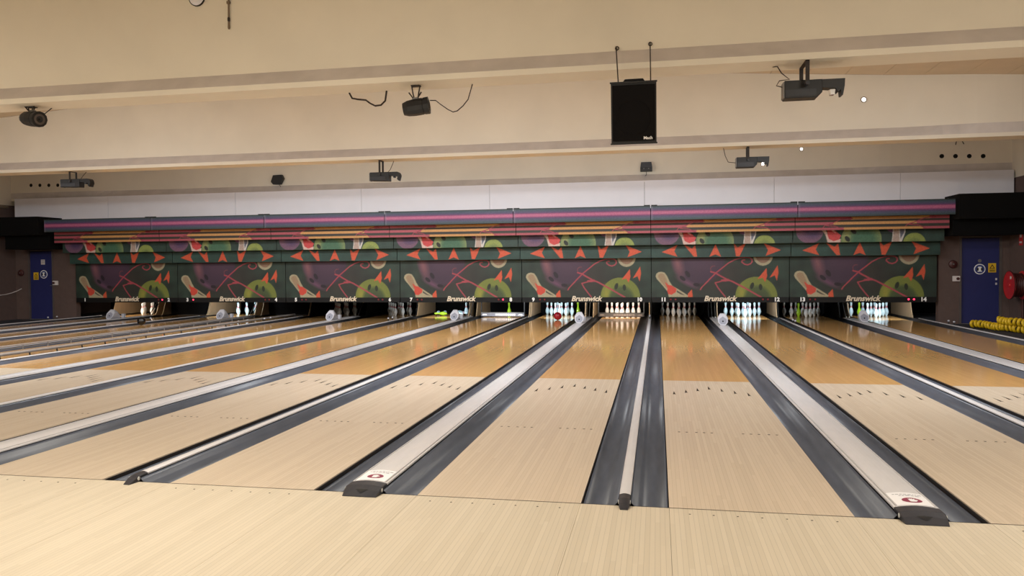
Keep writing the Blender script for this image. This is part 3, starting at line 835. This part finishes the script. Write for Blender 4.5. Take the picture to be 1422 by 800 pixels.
# lane 8: one green pin behind the sweep board, lane 7: toppled pins
xc = lane_left(8) + LW / 2
pin('g', xc + .02, 18.8, .0005, 'green pin standing behind the silver sweep board on lane 8', None, stripes=False)
xc = lane_left(7) + LW / 2
LAY = .0606
def lying(kind, x, y, yaw, z=LAY, label='pale blue pin lying toppled on the lane 7 pin deck', group='toppled pins on lane 7'):
    return pin(kind, x, y, z, label, group, (R(88), 0, R(yaw)), stripes=kind != 'g')
lying('b', xc - .42, 18.95, 10); lying('b', xc - .24, 19.05, 10)
lying('g', xc - .02, 18.42, -80, label='green pin lying toppled on the lane 7 pin deck', group=None)
lying('b', xc + .20, 18.56, 95); lying('b', xc + .50, 18.28, -100)
pin('b', xc + .47, 18.84, .0005, 'pale blue pin still standing beside toppled pins on lane 7', None)
lying('b', xc + .08, 19.07, 85)

# sweep boards
def sweep(n, m_, silver):
    x0 = lane_left(n) - .10; x1 = lane_left(n) + LW + .10; xc = (x0 + x1) / 2
    t = thing('sweep_board', '%s pin sweep board lowered across lane %d' % ('silver' if silver else 'dark brown', n), 'sweep board', (xc, 17.85, 0))
    h = (x1 - x0) / 2
    f = obj('board', MB().box((-h, 0, .02), (h, .03, .135)), m_, t, bevel=.004)
    obj('upper_lip', MB().box((-h, -.012, .120), (h, 0, .135)), M_grey if silver else M_dev, f)
    for sg in (-1, 1):
        obj('arm', MB().box((sg * h - .015, .03, .03), (sg * h + .015, .06, .62)), M_dev, t)
    rnd = random.Random(4); x = -h * .33
    mk = M_number if silver else M_mark2
    while x < h * .55:
        wd = rnd.uniform(.025, .06)
        obj('print_mark', MB().box((x, -.003, .045), (x + wd, 0, .095)), mk, f); x += wd + .014
    obj('print_mark', MB().prism([(-h * .95, .05), (-h * .72, .05), (-h * .76, .09), (-h * .92, .09)], 'y', -.003, 0), mk, f)
    obj('print_mark', MB().prism([(h * .70, .05), (h * .95, .05), (h * .90, .09), (h * .78, .09)], 'y', -.003, 0), mk, f)
sweep(8, M_sweep, True); sweep(10, M_sweepdk, False)

# added black boards that stand for the shade in two pits without pins
for n in (2, 4):
    x0 = lane_left(n) - GUT + .005; x1 = lane_left(n) + LW + GUT - .005
    t = thing('pit_shade', 'added black board for the shade in the pit of lane %d' % n, 'shade board', ((x0 + x1) / 2, 18.3, .002))
    obj('shade_board', MB().box(((x0 - x1) / 2, 0, .02), ((x1 - x0) / 2, .03, .60)), M_black, t)
    obj('shade_foot', MB().box((-LW / 2 + .02, -.01, 0), (LW / 2 - .02, .04, .02)), M_dev, t)
# lamps that light the pins on the lanes in use
for n, k in LIT.items():
    xc = lane_left(n) + LW / 2
    mh = machines[(n + 1) // 2]
    t = obj('pin_lamp', MB().box((-.5, -.05, .01), (.5, .05, .07)), M_white, mh, (xc - mh.location.x, 16.95 - 16.20, .585), (R(70), 0, 0))
    obj('tube', MB().lathe([(-.48, .012), (.48, .012)], 8, 'x', (0, 0, -.004)), M_lampglow, t)
    ld = bpy.data.lights.new('pin_lamp', 'AREA'); ld.shape = 'RECTANGLE'; ld.size = .95; ld.size_y = .09; ld.spread = R(110)
    ld.energy = {9: 16, 12: 18, 14: 15, 10: 17, 8: 10, 7: 13, 3: 17, 1: 11}[n]; ld.color = (.88, .96, 1) if k == 'cool' else (1, .88, .72)
    lo = bpy.data.objects.new('pin_lamp', ld); COL.objects.link(lo); lo.parent = t; lo.location = (0, 0, -.03)

# ------------------------------------------------------------------ balls
def ball(x, y, z, m_, label):
    o = obj('bowling_ball', MB().lathe([(.108 * -math.cos(math.pi * i / 16), max(.108 * math.sin(math.pi * i / 16), 0 if i in (0, 16) else 1e-5)) for i in range(17)], 28), m_, None, (x, y, z + .108), smooth=True)
    tag(o, label, 'bowling ball')
    for d in ((.25, -.75, .6), (.05, -.75, .66), (.15, -.9, .4)):
        v = Vector(d).normalized(); q = v.to_track_quat('Z', 'Y')
        obj('finger_hole', MB().lathe([(-.002, .012), (.0006, .012)], 10), M_hole, o, v * .108, q.to_euler())
    return o
ball(-2.70, 16.7, .0005, M_ballred, 'dark red bowling ball rolling towards the pins on lane 9')
ball(lane_left(3) + .075, 14.05, .0005, M_ballblack, 'black bowling ball near the edge of lane 3')

# ------------------------------------------------------------------ white sensor housings on the wide cappings
def score_camera(n, y, z):
    x = lane_left(n) + LW + GW / 2
    t = thing('score_camera', 'white hooded pin camera on the capping between lanes %d and %d' % (n, n + 1), 'camera', (x, y, z), group='pin cameras on the cappings')
    # faceted hood, wider at mid height, with a recessed grey face and a small lens
    out = [(-.055, 0), (.055, 0), (.105, .06), (.115, .15), (.075, .215), (.05, .25), (-.05, .25), (-.075, .215), (-.115, .15), (-.105, .06)]
    mb = MB(); n_ = len(out)
    rake = lambda z: -.16 + .15 * z / .25
    for yy, sc, rk in ((0, 1., 1.), (.05, 1.05, 1.), (.17, .84, .4), (.32, .40, 0)):
        mb.v += [(p[0] * sc, yy + rk * rake(p[1]), p[1] * sc) for p in out]
    for r_ in range(3):
        for i in range(n_):
            i2 = (i + 1) % n_; mb.f.append((r_ * n_ + i, r_ * n_ + i2, (r_ + 1) * n_ + i2, (r_ + 1) * n_ + i))
    mb.f.append(tuple(range(n_ - 1, -1, -1))); mb.f.append(tuple(range(3 * n_, 4 * n_)))
    hd = obj('hood', mb, M_camwhite, t)
    face = [(-.05, .02), (.05, .02), (.085, .07), (.085, .135), (.0, .195), (-.085, .135), (-.085, .07)]
    fq = MB(); fq.v = [(p[0], rake(p[1]) - .004, p[1]) for p in face] + [(p[0], rake(p[1]) + .002, p[1]) for p in face]; m7 = len(face)
    fq.f = [tuple(range(m7)), tuple(range(2 * m7 - 1, m7 - 1, -1))] + [(i, i + m7, (i + 1) % m7 + m7, (i + 1) % m7) for i in range(m7)]
    fp = obj('face_plate', fq, M_camface, hd)
    obj('lens', MB().lathe([(-.014, 0), (-.014, .014), (.004, .018)], 12, 'y'), M_hole, fp, (0, rake(.085), .085))
    obj('reflector_box', MB().box((.035, .36, 0), (.115, .46, .12)), M_camwhite, t, bevel=.006)
    return t
for n, y in ((1, 15.6), (3, 15.75), (5, 15.5), (7, 15.8), (9, 14.98), (11, 14.52), (13, 15.85)):
    score_camera(n, y, TOPW + .0075)
# small ball sensors on the narrow cappings
def sensor(n, y):
    x = lane_left(1) - GUT - W_NARR / 2 - .004 if n == 0 else lane_left(n) + LW + (GN / 2 if n < 14 else GUT + W_NARR / 2 + .004)
    lb = 'pair of small white ball sensors on the ' + ('edge capping of lane 1' if n == 0 else 'edge capping of lane 14' if n == 14 else 'capping between lanes %d and %d' % (n, n + 1))
    t = thing('ball_sensor', lb, 'sensor', (x, y, TOPN), group='ball sensors on the cappings')
    for dy in (0, .35):
        st = obj('stem', MB().lathe([(0, .014), (.055, .010)], 8), M_dev, t, (0, dy, 0))
        obj('sensor_head', MB().lathe([(0, 0), (.008, .020), (.022, .026), (.036, .02), (.044, 0)], 10), M_camwhite, st, (0, 0, .05), smooth=True)
for n, y in ((0, 15.1), (2, 14.6), (4, 15.0), (6, 15.3), (8, 16.4), (10, 16.6), (12, 15.0), (14, 14.9)): sensor(n, y)

# ------------------------------------------------------------------ bumper rails raised on lane 4
def bumper(x, gx, z, rr_, label, rung):
    t = thing('bumper_rail', label, 'bumper rail', (x, 0, 0), group='bumper rails of lane 4')
    obj('rail', MB().tube([(0, .3, z), (0, 17.2, z)], rr_, 8), M_bumper, t, smooth=True)
    if rung: obj('lower_rail', MB().tube([(gx, .3, z - .055), (gx, 17.2, z - .055)], .010, 6), M_bumper, t)
    for i in range(27):
        y = .5 + i * .64
        obj('post', MB().tube([(0, y, z), (gx, y + .02, -.072)], .012, 6), M_bumper if rung else M_dev, t)
bumper(lane_left(4) - .10, -.03, .075, .016, 'grey bumper rail with slanted posts between lane 4 and wide divider', True)
bumper(lane_left(4) + LW + .10, .015, .10, .026, 'thick grey bumper rail on short posts between lane 4 and narrow divider', False)

# ------------------------------------------------------------------ doors, signs and wall fittings
def disc(r_, y0, y1, seg=24): return MB().prism(rounded_disc(r_, 1, seg), 'y', y0, y1)
def door(name, x0, x1, right):
    d = struct(obj(name, MB().box((0, 0, .015), (x1 - x0, .05, DH)), M_blue, None, (x0, YD + .03, -.02)))
    w_ = x1 - x0
    obj('door_frame', MB().box((-.05, -.045, 0), (-.004, .12, DH + .06)).box((w_ + .004, -.045, 0), (w_ + .05, .12, DH + .06)).box((-.004, -.045, DH + .014), (w_ + .004, .12, DH + .06)), M_frame, d)
    obj('threshold', MB().box((0, -.06, -.005), (w_, .0, .012)), M_grey, d)
    sx, sz = (w_ * .49, 1.31) if right else (w_ * .60, 1.36)
    sg = obj('ear_protection_sign', disc(.125, -.006, 0), M_number, d, (sx, 0, sz))
    obj('sign_field', disc(.105, -.009, -.006), M_bluelt, sg)
    obj('head_mark', MB().prism([(-.045, -.06), (.045, -.06), (.05, .02), (.03, .06), (-.03, .06), (-.05, .02)], 'y', -.011, -.009), M_number, sg)
    for q in (-1, 1): obj('ear_cup', MB().prism([(q * .045 - .02, -.035), (q * .045 + .02, -.035), (q * .045 + .02, .03), (q * .045 - .02, .03)], 'y', -.013, -.011), M_signblk, sg)
    yx = sx + .27 if right else sx - .27
    ys = obj('warning_sign', MB().box((-.085, -.006, -.11), (.085, 0, .11)), M_signyel, d, (yx, 0, sz + (.03 if right else -.05)))
    obj('warning_triangle', MB().prism([(-.06, -.02), (.06, -.02), (0, .085)], 'y', -.008, -.006), M_signblk, ys)
    obj('warning_field', MB().prism([(-.034, -.006), (.034, -.006), (0, .052)], 'y', -.0095, -.008), M_signyel, ys)
    obj('warning_text_bar', MB().box((-.06, -.008, -.085), (.06, -.006, -.07)).box((-.06, -.008, -.06), (.06, -.006, -.045)), M_signblk, ys)
    if right:
        obj('peephole_plate', disc(.04, -.006, 0, 16), M_grey, d, (sx, 0, sz + .2))
        for zz in (1.07, .96): obj('lock_plate', MB().box((-.018, -.012, -.025), (.018, 0, .025)), M_switch, d, (w_ - .06, 0, zz))
    else:
        pl = obj('notice', MB().box((-.065, -.006, -.075), (.065, 0, .075)), M_switch, d, (sx - .02, 0, 1.73))
        for i in range(4): obj('notice_line', MB().box((-.05, -.008, -.05 + i * .032), (.05, -.006, -.04 + i * .032)), M_signblk, pl)
        obj('door_pull', MB().tube([(w_ - .05, 0, 1.02), (w_ - .05, -.05, 1.02), (w_ + .02, -.05, 1.02)], .01, 6), M_grey, d)
door('door_1', DL0, DL1, False); door('door_2', DR0, DR1, True)
def bell(x, z, label):
    t = thing('alarm_bell', label, 'bell', (x, YD, z))
    obj('gong', MB().lathe([(-.07, 0), (-.068, .05), (-.05, .09), (-.02, .10), (-.015, .092), (-.015, 0)], 20, 'y'), M_bell, t, smooth=True)
    obj('back_box', MB().box((-.05, -.015, -.05), (.05, 0, .05)), M_dev, t); obj('centre_screw', MB().lathe([(-.082, 0), (-.08, .016), (-.068, .018)], 10, 'y'), M_grey, t)
p = at(1323, 367, y=YD); bell(p.x, p.z, 'dark round alarm bell on the brown wall beside lane 14')
p = at(30, 379, y=YD); bell(p.x, p.z, 'dark round alarm bell on the brown wall left of the door by lane 1')
def switchbox(x, z, label):
    t = thing('stop_switch', label, 'switch', (x, YD, z))
    obj('box', MB().box((-.08, -.06, -.065), (.08, 0, .065)), M_switch, t, bevel=.008)
    obj('button', MB().lathe([(-.085, 0), (-.085, .034), (-.06, .036)], 16, 'y'), M_bell, t, (.025 if x > 0 else -.03, 0, 0))
p = at(1328, 387, y=YD - .03); switchbox(p.x, p.z, 'white switch box with red button beside the door by lane 14')
p = at(77, 393, y=YD - .03); switchbox(p.x, p.z, 'white switch box with dark button beside the door by lane 1')
# hose reel on the right wall
p = at(1408, 396, x=XR - .25)
hr = thing('hose_reel', 'red fire hose reel on the side wall beyond lane 14', 'hose reel', (XR - .004, p.y, p.z))
fd = obj('front_disc', MB().lathe([(-.36, 0), (-.36, .04), (-.345, .05), (-.335, .28), (-.345, .315), (-.325, .325), (-.315, .31), (-.315, 0)], 32, 'x'), M_red, hr, smooth=True)
obj('back_disc', MB().lathe([(-.09, 0), (-.09, .31), (-.08, .325), (-.07, .31), (-.07, 0)], 32, 'x'), M_red, hr, smooth=True)
obj('hose_coil', MB().lathe([(-.315, .10)] + [(-.315 + .225 * i / 24, .255 + .018 * abs(math.sin(math.pi * i / 4))) for i in range(25)] + [(-.09, .10)], 28, 'x'), M_bell, hr, smooth=True)
obj('wall_bracket', MB().box((-.07, -.05, -.12), (0, .05, .12)), M_red, hr)
obj('wheel_rim', MB().lathe([(-.352, .316), (-.345, .332), (-.33, .332), (-.325, .316), (-.352, .316)], 32, 'x'), M_bell, fd, smooth=True)
obj('disc_label', MB().box((-.352, -.12, .14), (-.344, -.06, .2)), M_switch, fd)
obj('feed_pipe', MB().tube([(-.06, .0, -.1), (-.06, .03, -.45), (-.05, .03, -.93)], .025, 8), M_bell, hr)
p = at(1418, 331, x=XR)
sg = tag(obj('fire_sign', MB().box((-.008, -.09, -.16), (0, .09, .16)), M_red, None, (XR, p.y, p.z)), 'red and white fire equipment sign on the side wall', 'sign')
obj('sign_mark', MB().box((-.010, -.05, .02), (-.008, .05, .12)).box((-.010, -.06, -.11), (-.008, .06, -.07)), M_switch, sg)
# yellow ribbed hose on the walkway beside lane 14
hz = thing('ribbed_hose', 'yellow ribbed hose bundle lying on the walkway beside lane 14', 'hose', (6.87, 13.6, -.02))
def rib_run(p0, p1, z0, k):
    L_ = math.hypot(p1[0] - p0[0], p1[1] - p0[1]); n_ = int(L_ / .105); core = []
    yaw = math.atan2(p1[1] - p0[1], p1[0] - p0[0]) - math.pi / 2
    for i in range(n_ + 1):
        u = i / n_; x = p0[0] + (p1[0] - p0[0]) * u + .03 * math.sin(u * 9 + k); y = p0[1] + (p1[1] - p0[1]) * u
        z = z0 + .010 * math.sin(u * 15 + k); core.append((x - 6.87, y - 13.6, z + .02))
        link('hose_rib', rib_me, M_yellow, hz, core[-1], (R(14 * math.sin(i * 1.7 + k)), R(8 * math.sin(i * 2.9)), yaw + R(16 + 10 * math.sin(i * 2.3 + k))))
    obj('hose_core', MB().tube(core, .045, 8), M_signblk, hz)
rib_me = MB().lathe([(-.030, .046), (-.028, .070), (-.014, .086), (0, .090), (.014, .086), (.028, .070), (.030, .046)], 16, 'y').mesh('hose_rib', True)
rib_run((6.90, 15.05), (7.50, 12.9), .072, 0.); rib_run((7.10, 14.2), (7.48, 12.8), .205, 2.)
# pipe and cable on the left side wall
tag(obj('wall_pipe', MB().tube([(XL + .06, 13.6, 3.36), (XL + .06, 15.95, 3.36)], .045, 8), M_pipe, smooth=True), 'painted pipe running along the side wall under the beams by the door', 'pipe')
cpts = [at(u, v, x=XL + .02) for u, v in ((-12, 411), (0, 410), (8, 409), (16, 407))] + [at(u, v, y=YD - .02) for u, v in ((24, 404), (30, 401))]
tag(obj('wall_cable', MB().tube(cpts, .012, 6), M_switch), 'pale cable sagging across the brown wall left of the door', 'cable')

# ------------------------------------------------------------------ things on the beams
# loudspeaker
SY = 3.36
p0 = at(848, 114, y=SY); p1 = at(911.5, 110, y=SY); p2 = at(848, 199, y=SY)
sw, sh = p1.x - p0.x, p0.z - p2.z
sp = thing('loudspeaker', 'large black loudspeaker hanging on two wires under the ceiling beam', 'loudspeaker', ((p0.x + p1.x) / 2, SY + .10, p2.z), (R(9), 0, 0))
obj('cabinet', MB().prism([(-sw / 2, 0), (sw / 2, 0), (sw / 2 - .05, .36), (-sw / 2 + .05, .36)], 'z', .012, sh - .012), M_dev, sp)
gr = obj('grille', MB().box((-sw / 2 + .015, -.014, .03), (sw / 2 - .015, -.001, sh - .03)), M_grille, sp, bevel=.006)
obj('top_plate', MB().prism([(-sw / 2 - .008, -.022), (sw / 2 + .008, -.022), (sw / 2 - .045, .37), (-sw / 2 + .045, .37)], 'z', sh - .012, sh + .004), M_dev, sp)
obj('bottom_plate', MB().prism([(-sw / 2 - .008, -.022), (sw / 2 + .008, -.022), (sw / 2 - .045, .37), (-sw / 2 + .045, .37)], 'z', -.004, .012), M_dev, sp)
obj('woofer_ring', MB().lathe([(-.018, .165), (-.018, .172), (-.014, .175), (-.014, .165), (-.018, .165)], 32, 'y'), M_grille, gr, (0, 0, .26))
link('maker_lettering', text_mesh('Mach', .042, 0, .001, .001), M_number, gr, (sw / 2 - .085, -.0155, .055), (R(90), 0, 0))
obj('top_handle', MB().tube([(-.10, .18, sh), (-.09, .18, sh + .022), (.09, .18, sh + .022), (.10, .18, sh)], .018, 8), M_hole, sp)
for (u, v, u2) in ((857, 70, 858.5), (903, 64, 903.5)):
    hk = at(u, v, y=3.95); ex = at(u2, 108, y=SY + .05); ex = Vector((ex.x, SY + .06, p2.z + sh * .985))
    pts = [Vector((hk.x, 3.945, hk.z)), Vector((hk.x, 3.72, hk.z - .02)), ex + Vector((0, 0, .0))]
    inv = Matrix.Rotation(R(-9), 3, 'X')
    wv_ = obj('hanging_wire', MB().tube([inv @ (q - sp.location) for q in pts], .006, 6), M_cord, sp)
    obj('hook', MB().tube([inv @ (Vector((hk.x, 3.947, hk.z + .0)) - sp.location) + Vector((.018 * math.cos(a), -.012, .02 + .018 * math.sin(a))) for a in [i * 2 * math.pi / 10 for i in range(11)]], .006, 6), M_cord, wv_)

# moving-mirror effect lights
def scanner(u_c, v_top, v_yoke, yb, length, height, label, rounded=False, wide_yoke=False, cord=None):
    """box-shaped light with a mirror arm, hung from the beam underside by a square yoke"""
    zt = at(u_c, v_top, y=yb).z; x = at(u_c, v_top, y=yb).x
    t = thing('effect_light', label, 'effect light', (x, yb, ZB), group='effect lights under the beams')
    top = zt - ZB; d = .085; L2 = length / 2
    body = [(-L2, top), (L2 * .25, top), (L2 * .25, top - height * .72), (L2 * .08, top - height), (-L2, top - height)]
    if rounded: body = [(-L2, top), (L2 * .3, top), (L2 * .3, top - height), (-L2 + .02, top - height * .92), (-L2, top - height * .75)]
    bo = obj('body', MB().prism(body, 'y', -d, d), M_dev, t, bevel=.006)
    obj('lower_cover', MB().box((-L2 + .01, -d - .006, top - height * .9), (L2 * .05, -d, top - height * .52)), M_dev2, bo)
    obj('end_plate', MB().box((-L2 - .012, -d + .01, top - height + .01), (-L2, d - .01, top - .012)), M_grey, bo)
    if rounded:
        armp = [(L2 * .3, top), (L2 * .85, top)] + [(L2 * .85 + L2 * .17 * math.sin(a), top - L2 * .17 * (1 - math.cos(a)) * 1.6) for a in (.4, .8, 1.2, 1.57)] + [(L2 * .93, top - height * .98), (L2 * .84, top - height * .8), (L2 * .88, top - height * .5), (L2 * .3, top - height * .38)]
    else:
        armp = [(L2 * .25, top), (L2, top), (L2 - .004, top - height * .42), (L2 * .93, top - height * .92), (L2 * .88, top - height * .92), (L2 * .86, top - height * .6), (L2 * .78, top - height * .74), (L2 * .70, top - height * .52), (L2 * .25, top - height * .46)]
    am = obj('mirror_arm', MB().prism(armp, 'y', -d * .8, d * .8), M_dev, t)
    obj('mirror', MB().prism([(L2 * .52, top - height * .55), (L2 * .70, top - height * .55), (L2 * .68, top - height * .84), (L2 * .55, top - height * .84)], 'y', -d * .5, d * .5) if not rounded else MB().box((L2 * .55, -d * .4, top - height * .62), (L2 * .66, d * .4, top - height * .4)), M_mirror if not rounded else M_dev2, am)
    yx = -L2 * .30
    yd = .17 if wide_yoke else d
    yk = obj('yoke', MB().box((yx - .02, -yd - .018, top - height * .35), (yx + .02, -yd - .008, 0)).box((yx - .02, yd + .008, top - height * .35), (yx + .02, yd + .018, 0)).box((yx - .02, -yd - .018, -.012), (yx + .02, yd + .018, 0)), M_yoke, t, bevel=.002)
    for s in (-1, 1): obj('yoke_knob', MB().lathe([(-(yd - d) - .008 if s > 0 else -.012, 0), (-(yd - d) - .008 if s > 0 else -.012, .02), (.012 if s > 0 else yd - d + .008, .02), (.012 if s > 0 else yd - d + .008, 0)], 12, 'y'), M_dev2, yk, (yx, s * (yd + .024), top - height * .3))
    if cord:
        obj('power_cord', MB().tube([(Vector(q) - t.location) for q in cord(x, L2, zt)], .006, 6), M_cord, t)
    return t
def cord_left(x, L2, zt, yb):
    return [(x - L2 - .008, yb, zt - .05), (x - L2 - .07, yb, zt - .03), (x - L2 - .04, yb, zt + .02), (x - L2 + .06, yb, zt + .03), (x - L2 - .02, yb, zt + .10), (x - L2 - .06, yb, zt + .17), (x - L2 - .10, yb + .05, ZB)]
scanner(1129.5, 112.5, 85, 4.02, .595, .185, 'black effect light with white mirror head under the loudspeaker beam', wide_yoke=True, cord=lambda x, L2, zt: cord_left(x, L2, zt, 4.02))
scanner(1045, 218.5, 205, 10.2, .56, .185, 'black effect light under the second beam nearest the bright round spot',
        cord=lambda x, L2, zt: [(x - L2 - .01, 10.2, zt - .09), (x - L2 - .14, 10.2, zt - .07), (x - L2 - .19, 10.2, zt + .04), (x - L2 - .22, 10.2, ZB)])
scanner(535.5, 239.5, 226, 10.2, .60, .175, 'black effect light with rounded nose under the second beam, middle of three', rounded=True, cord=lambda x, L2, zt: [(x - .02, 10.3, zt - .01), (x + .06, 10.3, zt + .06), (x + .14, 10.3, ZB)])
scanner(107.5, 249.0, 237, 10.2, .70, .175, 'black effect light with rounded nose under the second beam near four dark holes', rounded=True, cord=lambda x, L2, zt: [(x - .02, 10.3, zt - .01), (x + .06, 10.3, zt + .08), (x + .14, 10.3, ZB)])
# barrel shaped effect lights under the first beam
def barrel(u, v, label, yaw, pitch, length, r_, nozzle, cord):
    p = at(u, v, y=4.02)
    t = thing('barrel_light', label, 'effect light', (p.x, 4.02, ZB), group='barrel lights under the loudspeaker beam')
    zc = p.z - ZB; q = Euler((0, R(pitch), R(yaw)))
    prof = [(-length / 2, 0), (-length / 2, r_ * .72), (-length * .32, r_ * .92), (-length * .05, r_), (length * .26, r_), (length * .27, r_ * .94), (length * .30, r_ * .94), (length * .31, r_ * 1.0), (length / 2, r_ * 1.02), (length / 2, r_ * .5), (length * .46, 0)]
    b_ = obj('barrel', MB().lathe(prof, 12, 'x'), M_dev, t, (0, 0, zc), q)
    obj('lens_ring', MB().lathe([(length / 2, r_ * .42), (length / 2 + .008, r_ * .46), (length / 2 + .008, r_ * .66), (length / 2, r_ * .7), (length / 2, r_ * .42)], 20, 'x'), M_frame if nozzle else M_dev2, b_)
    obj('lens', MB().lathe([(length * .47, 0), (length * .475, r_ * .4), (length * .47, r_ * .42)], 16, 'x'), M_hole, b_)
    obj('cooling_fin', MB().box((-length * .1, -r_ * .25, r_ * .9), (length * .12, r_ * .25, r_ * 1.12)), M_grey, b_)
    for s in (-1, 1):
        obj('bracket_leg', MB().tube([(s * .05, 0, 0), (s * .035, -.01, zc * .35), (s * .02, 0, zc + r_ * .9)], .008, 6), M_yoke, t)
    obj('clamp', MB().box((-.05, -.04, -.012), (.05, .04, 0)), M_yoke, t)
    for s in (-1, 1): obj('wing_bolt', MB().tube([(s * .03, -.03, zc + r_ * 1.05), (s * .075, -.04, zc + r_ * 1.05 + .06)], .008, 6), M_yoke, t)
    obj('power_cord', MB().tube([Vector(c) - t.location for c in cord], .006, 6), M_cord, t)
c0 = at(52, 158, y=4.05); c1 = at(72, 153.5, y=4.15)
barrel(44.5, 165, 'black barrel light with ringed lens, far from the loudspeaker', -22, 8, .37, .098, True, [(c0.x + .05, 4.0, c0.z - .08), (c1.x, 4.15, ZB)])
pts = [at(u, v, y=4.02) for u, v in ((597, 139.5), (605, 139.5), (612, 145), (622, 152), (629, 155.5), (635, 154), (643, 147), (650, 138), (654, 127))]
barrel(578, 149, 'black barrel light with hanging cord, nearest the loudspeaker', 8, -8, .30, .098, False, pts[:-1] + [Vector((pts[-1].x, 4.1, ZB))])
# dark cable loop under the first beam
pts = [at(u, v, y=4.2) for u, v in ((485, 134), (489, 136.5), (497, 138), (508, 139), (514, 143.5), (521, 147), (529, 146), (535, 140), (537, 133))]
pts = [Vector((q.x, 4.2, min(q.z, ZB - .004))) for q in pts]
pts[0].z = ZB; pts[-1].z = ZB
tag(obj('cable_loop', MB().tube(pts, .011, 6), M_cord, smooth=True), 'dark cable drooping in a loop under the loudspeaker beam', 'cable')
# small dark boxes on the third beam
def wallbox(u, v, label, hexa):
    p = at(u, v, y=16.25)
    t = thing('beam_speaker', label, 'speaker', (p.x, 16.31, p.z), group='small boxes on the beam above the bulkhead')
    if hexa:
        obj('case', MB().prism([(-.19, -.06), (-.12, -.14), (.10, -.14), (.19, .02), (.14, .13), (-.12, .12)], 'y', -.13, -.02), M_dev, t, bevel=.006)
    else:
        c_ = obj('case', MB().box((-.15, -.16, -.10), (.15, -.02, .0)), M_dev, t, bevel=.006)
        obj('upper_case', MB().prism([(-.15, 0), (.15, 0), (.13, .14), (-.13, .14)], 'y', -.12, -.02), M_dev2, c_)
        for s in (-1, 1): obj('knob', MB().lathe([(-.01, 0), (-.01, .014), (0, .014)], 10, 'y'), M_grey, c_, (s * .06, -.16, -.03))
    obj('mount', MB().box((-.03, -.02, -.03), (.03, .005, .03)), M_dev, t)
    obj('cord', MB().tube([(.02, -.05, -.12), (.06, -.03, -.19), (.05, -.03, -.25)] if hexa else [(0, -.05, -.10), (.0, -.03, -.18), (-.12, -.03, -.28), (-.28, -.03, -.34)], .008, 6), M_cord, t)
wallbox(386, 249.5, 'small dark angular box on the beam above bulkhead between lanes 4 and 5', True)
wallbox(897.5, 233, 'small dark two-part box with cord on the beam above bulkhead between lanes 10 and 11', False)
# round detector and hanging conduit on the first beam
p = at(274, -3, y=3.95)
dt = thing('smoke_detector', 'round pale detector with dark rim on the face of the loudspeaker beam', 'detector', (p.x, 3.95, p.z))
obj('cover', MB().lathe([(-.05, 0), (-.048, .07), (-.02, .095), (-.012, .095)], 24, 'y'), M_white, dt, smooth=True)
obj('rim', MB().lathe([(-.02, .09), (-.02, .105), (0, .105), (0, .09), (-.02, .09)], 24, 'y'), M_yoke, dt)
p = at(317, 40, y=3.92)
cdt = thing('conduit_drop', 'thin dark conduit running down the face of the loudspeaker beam', 'conduit', (p.x, 3.935, p.z))
obj('pipe', MB().tube([(0, 0, .12), (.01, 0, roof(p.x) - p.z - .02)], .011, 8), M_rim, cdt)
obj('coupling', MB().lathe([(.09, .012), (.10, .016), (.13, .016), (.14, .012)], 10), M_yoke, cdt)
obj('nozzle', MB().lathe([(0, .010), (.02, .015), (.05, .013), (.09, .012)], 10), M_rim, cdt)
for zz in (.3, .7): obj('clip', MB().box((-.02, -.012, zz), (.02, .015, zz + .03)), M_rim, cdt)
# black bent hook by the holes
p = at(1327, 196, y=16.15)
obj_h = obj('bent_bracket', MB().tube([(0, 0, -.09), (.01, -.01, -.02), (.05, -.02, .05), (.13, -.02, .06), (.14, .0, .0), (.18, .0, -.08)], .01, 6), M_cord, None, (p.x, 16.145, p.z))
tag(obj_h, 'small bent dark bracket above the four holes by lane 14', 'bracket')
